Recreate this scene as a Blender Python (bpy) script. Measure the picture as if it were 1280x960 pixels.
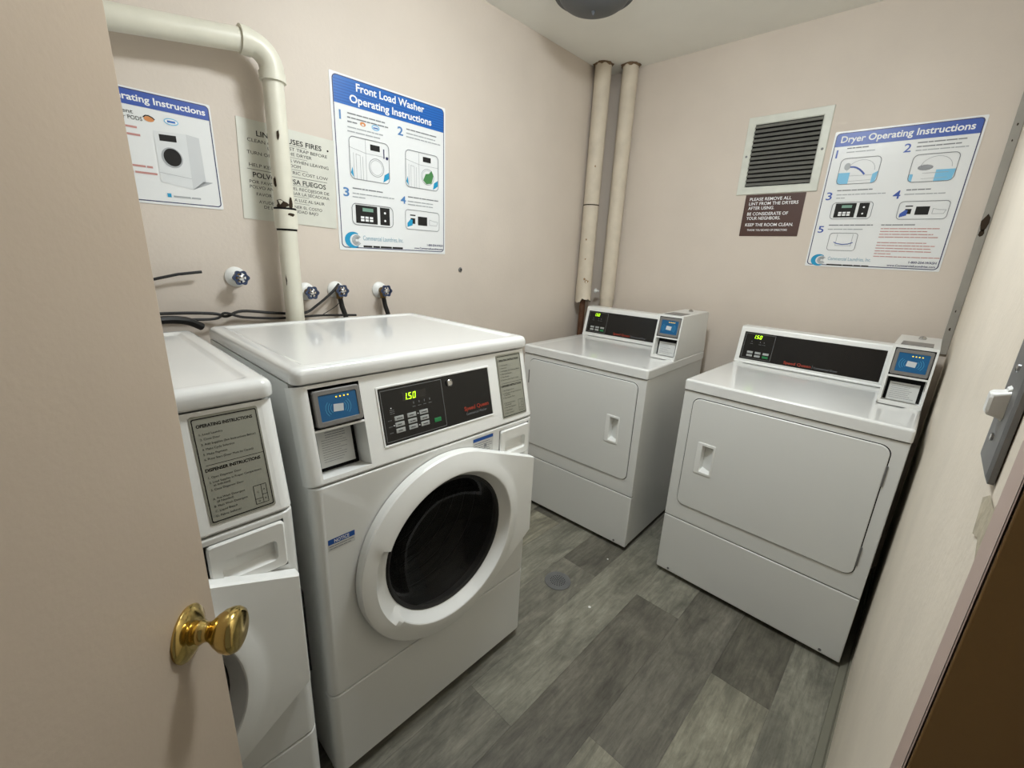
import bpy, bmesh, math, random
from mathutils import Vector, Matrix
random.seed(7)
scene = bpy.context.scene
for o in list(bpy.data.objects): bpy.data.objects.remove(o)
COL = scene.collection
V = Vector
R = math.radians

# ------------------------------------------------------------------ camera
cam_d = bpy.data.cameras.new('camera'); cam = bpy.data.objects.new('camera', cam_d); COL.objects.link(cam)
cam_d.sensor_width = 36.0; cam_d.lens = 36.0*543.37/1280; cam_d.clip_start = .01
CY, CT, CR = .7497, -.2859, .0468
_F = V((-math.sin(CY)*math.cos(CT), math.cos(CY)*math.cos(CT), math.sin(CT)))
_r = V((math.cos(CY), math.sin(CY), 0)); _u = _r.cross(_F)
_r1 = _r*math.cos(CR)+_u*math.sin(CR); _u1 = -_r*math.sin(CR)+_u*math.cos(CR)
M = Matrix.Identity(4)
for i in range(3): M[i][0] = _r1[i]; M[i][1] = _u1[i]; M[i][2] = -_F[i]
M[0][3], M[1][3], M[2][3] = 1.6137, -2.4201, 1.3272
cam.matrix_world = M
scene.camera = cam

# ------------------------------------------------------------------ world, exposure
world = bpy.data.worlds.new('hallway_light'); scene.world = world; world.use_nodes = True
bg = world.node_tree.nodes['Background']; bg.inputs[0].default_value = (1.0, .98, .86, 1); bg.inputs[1].default_value = .12
scene.view_settings.view_transform = 'Standard'; scene.view_settings.look = 'None'
scene.view_settings.gamma = 1.0; scene.view_settings.exposure = 0.0
scene.view_settings.use_curve_mapping = False
LAMP_POWER = 80.0; LAMP_X, LAMP_Y = 1.03, -1.44

# ------------------------------------------------------------------ materials
MATS = {}
def lin(c): return tuple((x/12.92 if x <= .04045 else ((x+.055)/1.055)**2.4) for x in (v/255 for v in c))
def mat(name, rgb, rough=.5, metal=0.0, spec=.5, coat=0.0, emit=None, noise=None, bump=None, alpha=1.0):
    """rgb in 0-255 sRGB; noise=(scale, amount); bump=(scale, strength)"""
    if name in MATS: return MATS[name]
    m = bpy.data.materials.new(name); m.use_nodes = True; nt = m.node_tree; b = nt.nodes['Principled BSDF']
    c = lin(rgb)+(1,)
    b.inputs['Base Color'].default_value = c; b.inputs['Roughness'].default_value = rough
    b.inputs['Metallic'].default_value = metal; b.inputs['Specular IOR Level'].default_value = spec
    b.inputs['Coat Weight'].default_value = coat; b.inputs['Coat Roughness'].default_value = .08
    if emit: b.inputs['Emission Color'].default_value = c; b.inputs['Emission Strength'].default_value = emit
    if alpha < 1: b.inputs['Alpha'].default_value = alpha
    tc = nt.nodes.new('ShaderNodeTexCoord')
    if noise:
        n = nt.nodes.new('ShaderNodeTexNoise'); n.inputs['Scale'].default_value = noise[0]; n.inputs['Detail'].default_value = 5
        nt.links.new(tc.outputs['Object'], n.inputs['Vector'])
        rp = nt.nodes.new('ShaderNodeMapRange'); rp.inputs['From Min'].default_value = .3; rp.inputs['From Max'].default_value = .7
        rp.inputs['To Min'].default_value = 1-noise[1]; rp.inputs['To Max'].default_value = 1+noise[1]*.5
        nt.links.new(n.outputs['Fac'], rp.inputs['Value'])
        mx = nt.nodes.new('ShaderNodeVectorMath'); mx.operation = 'SCALE'; mx.inputs[0].default_value = c[:3]
        nt.links.new(rp.outputs['Result'], mx.inputs['Scale']); nt.links.new(mx.outputs[0], b.inputs['Base Color'])
    if bump:
        n2 = nt.nodes.new('ShaderNodeTexNoise'); n2.inputs['Scale'].default_value = bump[0]; n2.inputs['Detail'].default_value = 3
        nt.links.new(tc.outputs['Object'], n2.inputs['Vector'])
        bp = nt.nodes.new('ShaderNodeBump'); bp.inputs['Strength'].default_value = bump[1]; bp.inputs['Distance'].default_value = .002
        nt.links.new(n2.outputs['Fac'], bp.inputs['Height']); nt.links.new(bp.outputs['Normal'], b.inputs['Normal'])
    MATS[name] = m
    return m

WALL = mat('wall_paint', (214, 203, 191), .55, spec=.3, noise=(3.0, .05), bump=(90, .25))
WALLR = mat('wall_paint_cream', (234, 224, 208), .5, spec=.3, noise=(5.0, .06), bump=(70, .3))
CEIL = mat('ceiling_paint', (240, 239, 232), .8, spec=.2, noise=(4, .03))
DOORP = mat('door_paint', (184, 168, 150), .38, spec=.4, noise=(6, .03), bump=(140, .12))
WHITE = mat('white_enamel', (226, 227, 224), .28, spec=.5, coat=.25)
LIDW = mat('white_lid_enamel', (232, 233, 231), .16, spec=.5, coat=.5)
PLASTIC = mat('white_plastic', (238, 239, 236), .3)
GAP = mat('dark_gap', (28, 28, 28), .8, spec=.1)
RUBBER = mat('black_rubber', (22, 21, 20), .55)
GREYL = mat('grey_label', (150, 150, 137), .5)
INK = mat('dark_ink', (38, 37, 36), .6, spec=.2)
INKG = mat('grey_ink', (132, 134, 138), .6, spec=.2)
BLACKP = mat('black_glossy_panel', (14, 15, 16), .22)
BLACKT = mat('drum_steel', (44, 43, 42), .32, metal=.9)
BUTTON = mat('light_grey_button', (165, 168, 166), .5)
GREENB = mat('green_button', (24, 120, 66), .5)
LINEG = mat('panel_line_grey', (120, 122, 122), .5)
LCD = mat('green_led_digits', (190, 255, 30), .5, emit=1.6)
LCDB = mat('dim_led_window', (36, 34, 32), .3)
RED = mat('red_ink', (150, 48, 28), .5)
REDF = mat('faded_red_ink', (196, 140, 134), .6)
BEZEL = mat('grey_reader_bezel', (118, 116, 113), .4)
BLUER = mat('reader_blue', (12, 88, 136), .35)
BLUEL = mat('reader_light_blue', (70, 150, 190), .4)
AMBER = mat('amber_led', (255, 205, 40), .4, emit=1.3)
ICON = mat('icon_grey', (196, 200, 202), .5)
PAPER = mat('paper_white', (205, 206, 203), .6, spec=.2)
POSTER = mat('poster_white', (232, 234, 234), .3, spec=.4)
SIGNW = mat('aged_sign_white', (214, 214, 203), .45, noise=(14, .05))
BLUE1 = mat('poster_blue', (34, 104, 186), .35)
BLUE1D = mat('poster_blue_line', (24, 80, 158), .35)
BLUE2 = mat('poster_royal_blue', (48, 82, 168), .35)
NAVY = mat('poster_navy', (42, 44, 92), .4)
NUMB = mat('numeral_blue', (76, 128, 184), .4)
CYAN = mat('logo_cyan', (24, 150, 196), .4)
PALEB = mat('pale_blue', (120, 190, 226), .4)
LEAFG = mat('print_green', (70, 132, 74), .5)
ORANGE = mat('print_orange', (214, 140, 80), .5)
PGREY = mat('print_light_grey', (206, 209, 211), .4)
PGREYD = mat('print_mid_grey', (168, 172, 175), .4)
WHITEI = mat('white_ink', (240, 241, 242), .5)
BROWNS = mat('brown_sign_plastic', (74, 48, 40), .45)
PVC = mat('aged_pvc', (222, 219, 203), .4, noise=(12, .07))
PIPEW = mat('insulation_paint', (212, 201, 183), .6, noise=(16, .08), bump=(30, .15))
RUST = mat('rusty_pipe', (96, 62, 40), .6, noise=(30, .3))
DIRT = mat('dark_crack', (62, 52, 42), .9, spec=.1)
BRASS = mat('polished_brass', (206, 180, 112), .15, metal=1.0)
BRASSD = mat('dull_brass', (120, 98, 62), .4, metal=.8)
CHROME = mat('chrome', (200, 200, 200), .2, metal=1.0)
STEEL = mat('galvanised_steel', (128, 129, 130), .45, metal=.6, noise=(20, .15))
VALVEB = mat('valve_blue_steel', (62, 74, 102), .35, metal=.6)
VENTF = mat('vent_frame_paint', (214, 216, 206), .45, noise=(30, .06))
SLAT = mat('louvre_grey', (112, 112, 106), .5, noise=(30, .15))
TRIMG = mat('strip_grey', (156, 152, 143), .5, noise=(10, .1))
BROWNJ = mat('brown_jamb_paint', (148, 118, 74), .4, bump=(60, .2))
PINKJ = mat('frame_pink_paint', (188, 166, 156), .45)
BASEG = mat('grey_vinyl_base', (122, 120, 106), .55)
LAMPG = mat('slate_lamp_metal', (86, 90, 94), .45)
PLASTER = mat('crumbled_plaster', (190, 180, 158), .9, noise=(60, .2), bump=(60, .8))
FLECK = mat('white_fleck', (230, 230, 228), .6)

def added_lamp_mat():
    m = bpy.data.materials.new('added_lamp_glow'); m.use_nodes = True; nt = m.node_tree
    nt.nodes.remove(nt.nodes['Principled BSDF']); e = nt.nodes.new('ShaderNodeEmission')
    e.inputs[0].default_value = (.94, 1.0, 1.03, 1); e.inputs[1].default_value = LAMP_POWER
    nt.links.new(e.outputs[0], nt.nodes['Material Output'].inputs[0]); return m

def glass_mat():
    m = bpy.data.materials.new('smoked_door_glass'); m.use_nodes = True; nt = m.node_tree
    b = nt.nodes['Principled BSDF']
    b.inputs['Base Color'].default_value = (.009, .009, .009, 1); b.inputs['Roughness'].default_value = .04
    b.inputs['Alpha'].default_value = .82; b.inputs['Specular IOR Level'].default_value = .16
    return m
GLASS = glass_mat()

def plank_mat():
    m = bpy.data.materials.new('grey_wood_plank'); m.use_nodes = True; nt = m.node_tree; N = nt.nodes; L = nt.links
    b = N['Principled BSDF']; b.inputs['Roughness'].default_value = .42; b.inputs['Specular IOR Level'].default_value = .35
    oi = N.new('ShaderNodeObjectInfo'); tc = N.new('ShaderNodeTexCoord')
    off = N.new('ShaderNodeVectorMath'); off.operation = 'SCALE'; off.inputs['Scale'].default_value = 37.0
    cmb = N.new('ShaderNodeCombineXYZ'); L.new(oi.outputs['Random'], cmb.inputs[0]); L.new(oi.outputs['Random'], cmb.inputs[1])
    L.new(cmb.outputs[0], off.inputs[0])
    add = N.new('ShaderNodeVectorMath'); add.operation = 'ADD'; L.new(tc.outputs['Object'], add.inputs[0]); L.new(off.outputs[0], add.inputs[1])
    def nz(sc, scale, detail, rough, dist=0):
        mp = N.new('ShaderNodeMapping'); mp.inputs['Scale'].default_value = sc; L.new(add.outputs[0], mp.inputs[0])
        n = N.new('ShaderNodeTexNoise'); n.inputs['Scale'].default_value = scale; n.inputs['Detail'].default_value = detail
        n.inputs['Roughness'].default_value = rough; n.inputs['Distortion'].default_value = dist
        L.new(mp.outputs[0], n.inputs['Vector']); return n.outputs['Fac']
    broad = nz((9, 2.6, 1), 1.0, 4, .65, 1.2); fine = nz((85, 7, 1), 1.0, 6, .75, .5); cross = nz((26, 14, 1), 1.0, 5, .75, .8)
    def rng(s, a, b_):
        r = N.new('ShaderNodeMapRange'); r.inputs['From Min'].default_value = .28; r.inputs['From Max'].default_value = .72
        r.inputs['To Min'].default_value = a; r.inputs['To Max'].default_value = b_; L.new(s, r.inputs['Value']); return r.outputs[0]
    def mul(a, b_):
        x = N.new('ShaderNodeMath'); x.operation = 'MULTIPLY'; L.new(a, x.inputs[0]); L.new(b_, x.inputs[1]); return x.outputs[0]
    k = mul(mul(rng(broad, .58, 1.34), rng(fine, .66, 1.3)), rng(cross, .78, 1.2))
    sc = N.new('ShaderNodeVectorMath'); sc.operation = 'SCALE'; L.new(oi.outputs['Color'], sc.inputs[0]); L.new(k, sc.inputs['Scale'])
    L.new(sc.outputs[0], b.inputs['Base Color'])
    bp = N.new('ShaderNodeBump'); bp.inputs['Strength'].default_value = .12; bp.inputs['Distance'].default_value = .001
    L.new(fine, bp.inputs['Height']); L.new(bp.outputs['Normal'], b.inputs['Normal'])
    return m
PLANK = plank_mat()

# ------------------------------------------------------------------ mesh builder
class MB:
    def __init__(s, frame=None): s.v = []; s.f = []; s.M = frame or Matrix.Identity(4)
    def add(s, pts, faces):
        n = len(s.v); s.v += [s.M @ V(p) for p in pts]; s.f += [tuple(i+n for i in f) for f in faces]; return s
    def box(s, x0, y0, z0, x1, y1, z1):
        p = [(x, y, z) for z in (z0, z1) for y in (y0, y1) for x in (x0, x1)]
        return s.add(p, [(0, 2, 3, 1), (4, 5, 7, 6), (0, 1, 5, 4), (2, 6, 7, 3), (0, 4, 6, 2), (1, 3, 7, 5)])
    def rect(s, x0, y0, x1, y1, z=0): return s.add([(x0, y0, z), (x1, y0, z), (x1, y1, z), (x0, y1, z)], [(0, 1, 2, 3)])
    def poly(s, pts, z=0): return s.add([(p[0], p[1], z) for p in pts], [tuple(range(len(pts)))])
    def loft(s, loops, caps=(False, False), closed=True):
        n = len(loops[0]); pts = [p for l in loops for p in l]; fs = []
        for k in range(len(loops)-1):
            for i in range(n if closed else n-1):
                j = (i+1) % n; fs.append((k*n+i, k*n+j, (k+1)*n+j, (k+1)*n+i))
        if caps[0]: fs.append(tuple(reversed(range(n))))
        if caps[1]: fs.append(tuple((len(loops)-1)*n+i for i in range(n)))
        return s.add(pts, fs)
    def prism(s, outline, z0, z1):            # outline in xy, extruded along z
        return s.loft([[(x, y, z0) for x, y in outline], [(x, y, z1) for x, y in outline]], (True, True))
    def xprism(s, prof, x0, x1):              # profile in yz, extruded along x
        return s.loft([[(x0, y, z) for y, z in prof], [(x1, y, z) for y, z in prof]], (True, True))
    def lathe(s, prof, n=24, org=(0, 0, 0), axis=(0, 0, 1), caps=(True, True)):   # prof: (radius, height along axis)
        a = V(axis).normalized(); e = a.orthogonal().normalized(); g = a.cross(e); o = V(org)
        return s.loft([[o+a*h+(e*math.cos(t)+g*math.sin(t))*r for t in (2*math.pi*i/n for i in range(n))] for r, h in prof], caps)
    def tube(s, path, r, n=10, caps=(True, True)):
        P = [V(p) for p in path]; loops = []; T0 = None; rr = r if isinstance(r, (list, tuple)) else [r]*len(P)
        for i, p in enumerate(P):
            t = (P[min(i+1, len(P)-1)]-P[max(i-1, 0)]).normalized()
            if T0 is None: e = t.orthogonal().normalized()
            else: e = (e-t*e.dot(t)).normalized()
            T0 = t; g = t.cross(e)
            loops.append([p+(e*math.cos(a)+g*math.sin(a))*rr[i] for a in (2*math.pi*k/n for k in range(n))])
        return s.loft(loops, caps)
    def line(s, pts, w, z=0, closed=False):   # flat stroke in the print plane
        n = len(pts)
        for i in range(n if closed else n-1):
            a = V(pts[i]).to_2d(); b = V(pts[(i+1) % n]).to_2d(); d = b-a
            if d.length < 1e-7: continue
            d = d.normalized()*w*.5; q = V((-d.y, d.x)); a = a-d*.5; b = b+d*.5
            s.add([(a.x-q.x, a.y-q.y, z), (b.x-q.x, b.y-q.y, z), (b.x+q.x, b.y+q.y, z), (a.x+q.x, a.y+q.y, z)], [(0, 1, 2, 3)])
        return s
    def ring(s, outer, inner, z=0):
        n = len(outer)
        return s.add([(p[0], p[1], z) for p in outer]+[(p[0], p[1], z) for p in inner], [(i, (i+1) % n, n+(i+1) % n, n+i) for i in range(n)])
    def text(s, body, x, y, h, w=None, align='l', bold=0.0, z=0):
        """cap height h, baseline y; w squeezes or stretches the line to that width"""
        vs, fs, bw, cap = text_mesh(body, bold)
        sy = h/cap; sx = (w/bw) if w else sy; W = bw*sx
        x0 = x-(W/2 if align == 'c' else W if align == 'r' else 0)
        return s.add([(x0+a*sx, y+b*sy, z) for a, b in vs], fs)
    def greek(s, x, y, w, h, z=0):            # a line too small to read: word-shaped dashes
        a = x
        while a < x+w-h:
            l = min(random.uniform(1.5, 6)*h, x+w-a); s.rect(a, y, a+l, y+h*.62, z); a += l+h*.32
        return s
    def build(s, name, m, parent=None, smooth=True, bevel=0, seg=2, angle=35, label=None, wn=True):
        me = bpy.data.meshes.new(name); me.from_pydata([tuple(p) for p in s.v], [], s.f)
        bm = bmesh.new(); bm.from_mesh(me)
        if smooth: bmesh.ops.remove_doubles(bm, verts=bm.verts, dist=1e-6); bmesh.ops.recalc_face_normals(bm, faces=bm.faces)
        bm.to_mesh(me); bm.free()
        if smooth:
            for p in me.polygons: p.use_smooth = True
            me.set_sharp_from_angle(angle=R(angle))
        me.materials.append(m); o = bpy.data.objects.new(name, me); COL.objects.link(o)
        if parent: o.parent = parent
        if bevel:
            b = o.modifiers.new('edges', 'BEVEL'); b.width = bevel; b.segments = seg; b.limit_method = 'ANGLE'; b.angle_limit = R(40)
        if smooth and wn: q = o.modifiers.new('normals', 'WEIGHTED_NORMAL'); q.keep_sharp = True; q.weight = 90
        if label: o['label'] = label
        return o

_TC = {}
def text_mesh(body, bold):
    k = (body, bold)
    if k in _TC: return _TC[k]
    def make(t):
        c = bpy.data.curves.new('t', 'FONT'); c.body = t; c.size = 1; c.offset = bold; c.resolution_u = 3
        o = bpy.data.objects.new('t', c); me = bpy.data.meshes.new_from_object(o)
        vs = [(v.co.x, v.co.y) for v in me.vertices]; fs = [tuple(p.vertices) for p in me.polygons]
        bpy.data.objects.remove(o); bpy.data.meshes.remove(me); bpy.data.curves.remove(c); return vs, fs
    vs, fs = make(body); mx = min(v[0] for v in vs); bw = max(v[0] for v in vs)-mx
    cap = .69
    _TC[k] = ([(a-mx, b) for a, b in vs], fs, bw, cap); return _TC[k]

def frame(org, right, up):
    r = V(right).normalized(); u = V(up).normalized(); n = r.cross(u); m = Matrix.Identity(4)
    for i in range(3): m[i][0] = r[i]; m[i][1] = u[i]; m[i][2] = n[i]; m[i][3] = org[i]
    return m
def rrect(x0, y0, x1, y1, r, n=6):
    pts = []
    for cx, cy, a in ((x1-r, y0+r, -90), (x1-r, y1-r, 0), (x0+r, y1-r, 90), (x0+r, y0+r, 180)):
        for k in range(n+1):
            t = R(a+90*k/n); pts.append((cx+r*math.cos(t), cy+r*math.sin(t)))
    return pts
def circ(cx, cy, r, n=24, ry=None): return [(cx+r*math.cos(2*math.pi*k/n), cy+(ry or r)*math.sin(2*math.pi*k/n)) for k in range(n)]
def lift(pts, z): return [(x, y, z) for x, y in pts]
def empty(name, loc, rz=0):
    o = bpy.data.objects.new(name, None); COL.objects.link(o); o.location = loc; o.rotation_euler = (0, 0, rz); o.empty_display_size = .1; return o
def tag(o, label, cat, group=None):
    o['label'] = label; o['category'] = cat
    if group: o['group'] = group
    return o
def struct(o): o['kind'] = 'structure'; return o

# ------------------------------------------------------------------ room
H = 2.334
Y0, Y1 = -2.95, 0.0
def WR(y): return 1.705+.011*y
DO0, DO1, DOH = -2.04, -2.885, 2.06       # doorway in the right wall
struct(MB().box(-.12, Y0-.12, -.05, 0, .12, H+.02).build('wall_left', WALL))
struct(MB().box(0, 0, -.05, 1.90, .12, H+.02).build('wall_back', WALL))
struct(MB().box(0, Y0-.12, -.05, 1.90, Y0, H+.02).build('wall_front', WALL))
struct(MB().box(-.12, Y0-.12, H, 1.90, .12, H+.1).build('ceiling', CEIL))
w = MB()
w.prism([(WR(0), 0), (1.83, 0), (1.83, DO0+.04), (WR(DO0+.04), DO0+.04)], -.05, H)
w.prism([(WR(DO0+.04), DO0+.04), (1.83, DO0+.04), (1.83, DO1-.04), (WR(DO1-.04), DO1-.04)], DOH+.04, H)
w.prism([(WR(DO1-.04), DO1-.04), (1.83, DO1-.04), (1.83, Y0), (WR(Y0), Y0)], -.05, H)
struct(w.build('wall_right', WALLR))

floor = struct(MB().box(0, Y0, -.05, 1.83, 0, -.004).build('floor', mat('subfloor', (60, 58, 54), .9)))
DARK = [(.122, .114, .090), (.138, .129, .104), (.154, .145, .117)]
LIGHT = [(.262, .250, .192), (.238, .230, .184), (.285, .268, .204)]
MID = [(.19, .181, .146), (.205, .196, .158)]
joints = {0: [-.9, -2.1], 1: [-.35, -1.55, -2.7], 2: [-.78, -1.98], 3: [-1.36, -2.55], 4: [-.98, -2.2], 5: [-.52, -1.70, -2.9], 6: [-.942, -2.16],
          7: [-.34, -1.556, -2.77], 8: [-1.085, -2.3], 9: [-.2, -1.42, -2.64]}
tones = {3: [LIGHT[1], MID[0], MID[1]], 4: [DARK[2], MID[1], LIGHT[1]], 5: [MID[0], LIGHT[1], MID[0], DARK[1]], 6: [LIGHT[1], DARK[1], MID[0]],
         7: [MID[1], DARK[2], LIGHT[0], MID[0]], 8: [DARK[0], LIGHT[0], MID[0]], 9: [MID[0], LIGHT[1], LIGHT[1]]}
for k in range(10):
    xa = 1.003+.1778*(k-6); xb = xa+.1778
    xa = max(xa, .001); xb = min(xb, 1.70) if k < 9 else 1.80
    ys = [0]+joints[k]+[Y0]
    for i in range(len(ys)-1):
        if ys[i]-ys[i+1] < .02: continue
        p = MB().box(xa+.0003, ys[i+1]+.0003, -.006, xb-.0003, ys[i]-.0003, 0).build('plank', PLANK, floor, smooth=False)
        tl = tones.get(k) or [random.choice(DARK+LIGHT+MID) for _ in range(5)]; c = tl[i % len(tl)]; p.color = c+(1,)
# grey cove strip along the foot of the right wall
w = MB()
w.loft([[(WR(y)-.028, y, 0), (WR(y)-.026, y, .006), (WR(y)-.008, y, .016), (WR(y)-.004, y, .03), (WR(y), y, .03), (WR(y), y, 0)] for y in (-.002, DO0+.045)], (True, True))
struct(w.build('baseboard_right', BASEG))

# grey metal strip in the corner of the back and right walls
st = MB(); xs0, xs1 = WR(0)-.026, WR(0)-.001
st.box(xs0, -.012, 1.03, xs1, 0, H)
t1 = struct(st.build('trim_1', TRIMG, bevel=.001))
for z, s_ in ((1.52, .03), (1.485, .018), (1.13, .008), (1.20, .006), (1.84, .007), (1.79, .005)):
    b = MB(); pts = [(xs0+.011+s_*.42*math.cos(a)*random.uniform(.6, 1.1), z+s_*math.sin(a)*random.uniform(.6, 1.1)) for a in (2*math.pi*i/9 for i in range(9))]
    b.M = frame((0, -.0125, 0), (1, 0, 0), (0, 0, 1)); b.poly(pts, .0003); b.build('chipped_patch', DIRT, t1, smooth=False)

# door frame on the right
w = MB()
for a, b in ((DO0+.042, DO0), (DO1, DO1-.042)):
    w.prism([(WR(a)-.006, a), (1.84, a), (1.84, b), (WR(b)-.006, b)], 0, DOH+.042)
w.prism([(WR(DO0)-.006, DO0), (1.84, DO0), (1.84, DO1), (WR(DO1)-.006, DO1)], DOH, DOH+.042)
fr = struct(w.build('trim_2', PINKJ, bevel=.002))
w = MB(); x0 = WR(DO0)
w.box(x0-.004, DO0-.003, 0, 1.838, DO0, DOH); w.box(x0-.004, DO1, 0, 1.838, DO1+.003, DOH)
w.build('jamb_lining', BROWNJ, fr, bevel=.001)
w = MB(); w.box(x0+.05, DO0-.018, 0, x0+.09, DO0-.003, DOH); w.box(x0+.05, DO1+.003, 0, x0+.09, DO1+.018, DOH)
w.build('door_stop', BROWNJ, fr, bevel=.002)

# ------------------------------------------------------------------ open door with brass knob
ang = R(38); ED = V((.97, -2.333, 0)); dd = V((math.cos(ang), -math.sin(ang), 0)); nn = V((math.sin(ang), math.cos(ang), 0))
door = struct(empty('door_1', ED)); door['label'] = 'beige painted door swung open, with a brass knob'
mF = frame((0, 0, 0), -dd, (0, 0, 1))      # local x towards free edge, y up, z = face normal
d = MB(mF); d.box(-.815, .012, -.036, 0, 2.035, 0); d.build('door_leaf', DOORP, door, bevel=.002)
k = MB()
ko = dd*.064+V((0, 0, .845))
k.lathe([(.0, 0), (.034, 0), (.035, .003), (.033, .006), (.026, .009), (.018, .012)], 40, ko, nn); knb = k.build('rosette', BRASS, door, angle=50)
k = MB(); k.lathe([(.012, .008), (.014, .014), (.0155, .018), (.0125, .022), (.012, .027), (.0145, .031), (.021, .038), (.0265, .046), (.0285, .053), (.0285, .058), (.026, .063), (.021, .0655), (.0, .066)], 40, ko, nn)
k.build('knob', BRASS, door, angle=60)
k = MB(mF); k.box(0, .80, -.026, .0015, .89, -.010); k.build('latch_plate', BRASS, door)

# ------------------------------------------------------------------ ceiling lamps: one in view, one added out of view
def ceiling_lamp(x, y, dome_mat, label):
    o = empty('ceiling_lamp', (x, y, H)); tag(o, label, 'lamp', None)
    b = MB(); b.lathe([(.0, 0), (.160, 0), (.162, -.012), (.155, -.022), (.0, -.022)], 48); b.build('base', LAMPG if dome_mat == LAMPG else VENTF, o)
    g = MB(); g.lathe([(.138*math.cos(R(t)), -.018-.056*math.sin(R(t))) for t in (0, 12, 24, 36, 48, 60, 72, 82)]+[(.0, -.074)], 48, caps=(False, True)); g.build('dome', dome_mat, o, angle=60)
    f = MB(); f.lathe([(.0, -.072), (.007, -.073), (.008, -.078), (.005, -.082), (.004, -.087), (0, -.089)], 16); f.build('finial', LAMPG, o)
    return o
ceiling_lamp(.40, -.75, LAMPG, 'unlit slate grey dome lamp on the ceiling near the corner pipes')
gl = tag(empty('added_dome_lamp', (LAMP_X, LAMP_Y, H)), 'unseen lit white dome lamp, added on the ceiling above the floor between washer and dryers', 'lamp')  # out-of-view lamp added as the light source, dome shape chosen for its spread
b = MB(); b.lathe([(0, 0), (.165, 0), (.167, -.014), (.158, -.022), (0, -.022)], 40); b.build('base', VENTF, gl)
b = MB(); b.lathe([(.150*math.cos(R(t)), -.020-.092*math.sin(R(t))) for t in (0, 10, 20, 32, 44, 56, 68, 80)]+[(0, -.112)], 40, caps=(False, True)); b.build('dome', added_lamp_mat(), gl, angle=70)

# ------------------------------------------------------------------ washers
W_ = .683; RC = .022
def u_outline(w, r, inset=0, back=.035, n=5):
    pts = [(inset, back)]
    for k in range(n+1):
        a = R(180+90*k/n); pts.append((r+(r-inset)*math.cos(a), r+(r-inset)*math.sin(a)))
    for k in range(n+1):
        a = R(270+90*k/n); pts.append((w-r+(r-inset)*math.cos(a), r+(r-inset)*math.sin(a)))
    pts.append((w-inset, back)); return pts
def panel_skin(b, w, r, z0, z1, hole=None, c=.004, notch=None):
    """front panel with rounded vertical edges and eased top/bottom; optional round hole (cx, cz, rad)"""
    rows = [(z0, c), (z0+c*.4, c*.35), (z0+c, 0), (z1-c, 0), (z1-c*.4, c*.35), (z1, c)]
    for (za, ia), (zb, ib) in zip(rows, rows[1:]):
        A = lift(u_outline(w, r, ia), za); B = lift(u_outline(w, r, ib), zb)
        if hole and za == z0+c and zb == z1-c:
            n = len(A); m = n//2
            b.loft([A[:m], B[:m]], closed=False); b.loft([A[m:], B[m:]], closed=False)
            cx, cz, rad = hole; xa, xb = A[m-1][0], A[m][0]
            nx0, nz0, nx1, nz1 = notch
            B_ = [(xa, za), (xb, za), (xb, nz0), (nx0, nz0), (nx0, zb), (xa, zb)]
            cor = [math.atan2(z-cz, x-cx) % (2*math.pi) for x, z in B_]
            b.add([(nx0, 0, nz1), (xb, 0, nz1), (xb, 0, zb), (nx0, 0, zb)], [(0, 1, 2, 3)])
            angs = sorted(set([round(2*math.pi*i/64, 6) for i in range(64)]+[round(q, 6) for q in cor]))
            inn, out, dep = [], [], []
            for a in angs:
                ca, sa = math.cos(a), math.sin(a)
                t = 1e9
                for (px, pz), (qx, qz) in zip(B_, B_[1:]+B_[:1]):
                    ex, ez = qx-px, qz-pz; den = ca*ez-sa*ex
                    if abs(den) < 1e-12: continue
                    tt = ((px-cx)*ez-(pz-cz)*ex)/den; uu = ((px-cx)*sa-(pz-cz)*ca)/den
                    if tt > 0 and -1e-4 <= uu <= 1+1e-4: t = min(t, tt)
                inn.append((cx+rad*ca, 0, cz+rad*sa)); out.append((cx+t*ca, 0, cz+t*sa)); dep.append((cx+rad*ca, .03, cz+rad*sa))
            b.loft([out, inn, dep])
        else: b.loft([A, B], closed=False)
    b.loft([lift(u_outline(w, r, c, back=.1), z0), lift(u_outline(w, r, c), z0)], closed=False) if 0 else None
    A = lift(u_outline(w, r, c), z1); b.add(A, [tuple(range(len(A)))]); A = lift(u_outline(w, r, c), z0); b.add(A, [tuple(range(len(A)))])

def seg_digits(b, s, x, y, h, z):
    """slanted seven-segment digits"""
    segs = {'1': 'bc', '5': 'afgcd', '0': 'abcdef'}
    wd = h*.52; t = h*.13; sl = .16
    def q(x0, y0, x1, y1):
        f = lambda px, py: (x+px+py*sl, y+py, z)
        b.add([f(x0, y0), f(x1, y0), f(x1, y1), f(x0, y1)], [(0, 1, 2, 3)])
    for ch in s:
        if ch == '.': q(-h*.10, 0, h*.04, t*1.1); x += h*.10; continue
        S = segs[ch]; g = t*.15
        if 'a' in S: q(t*.6, h-t, wd-t*.6, h)
        if 'd' in S: q(t*.6, 0, wd-t*.6, t)
        if 'g' in S: q(t*.6, h/2-t/2, wd-t*.6, h/2+t/2)
        if 'b' in S: q(wd-t, h/2+g, wd, h-g)
        if 'c' in S: q(wd-t, g, wd, h/2-g)
        if 'f' in S: q(0, h/2+g, t, h-g)
        if 'e' in S: q(0, g, t, h/2-g)
        x += wd+h*.24

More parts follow.
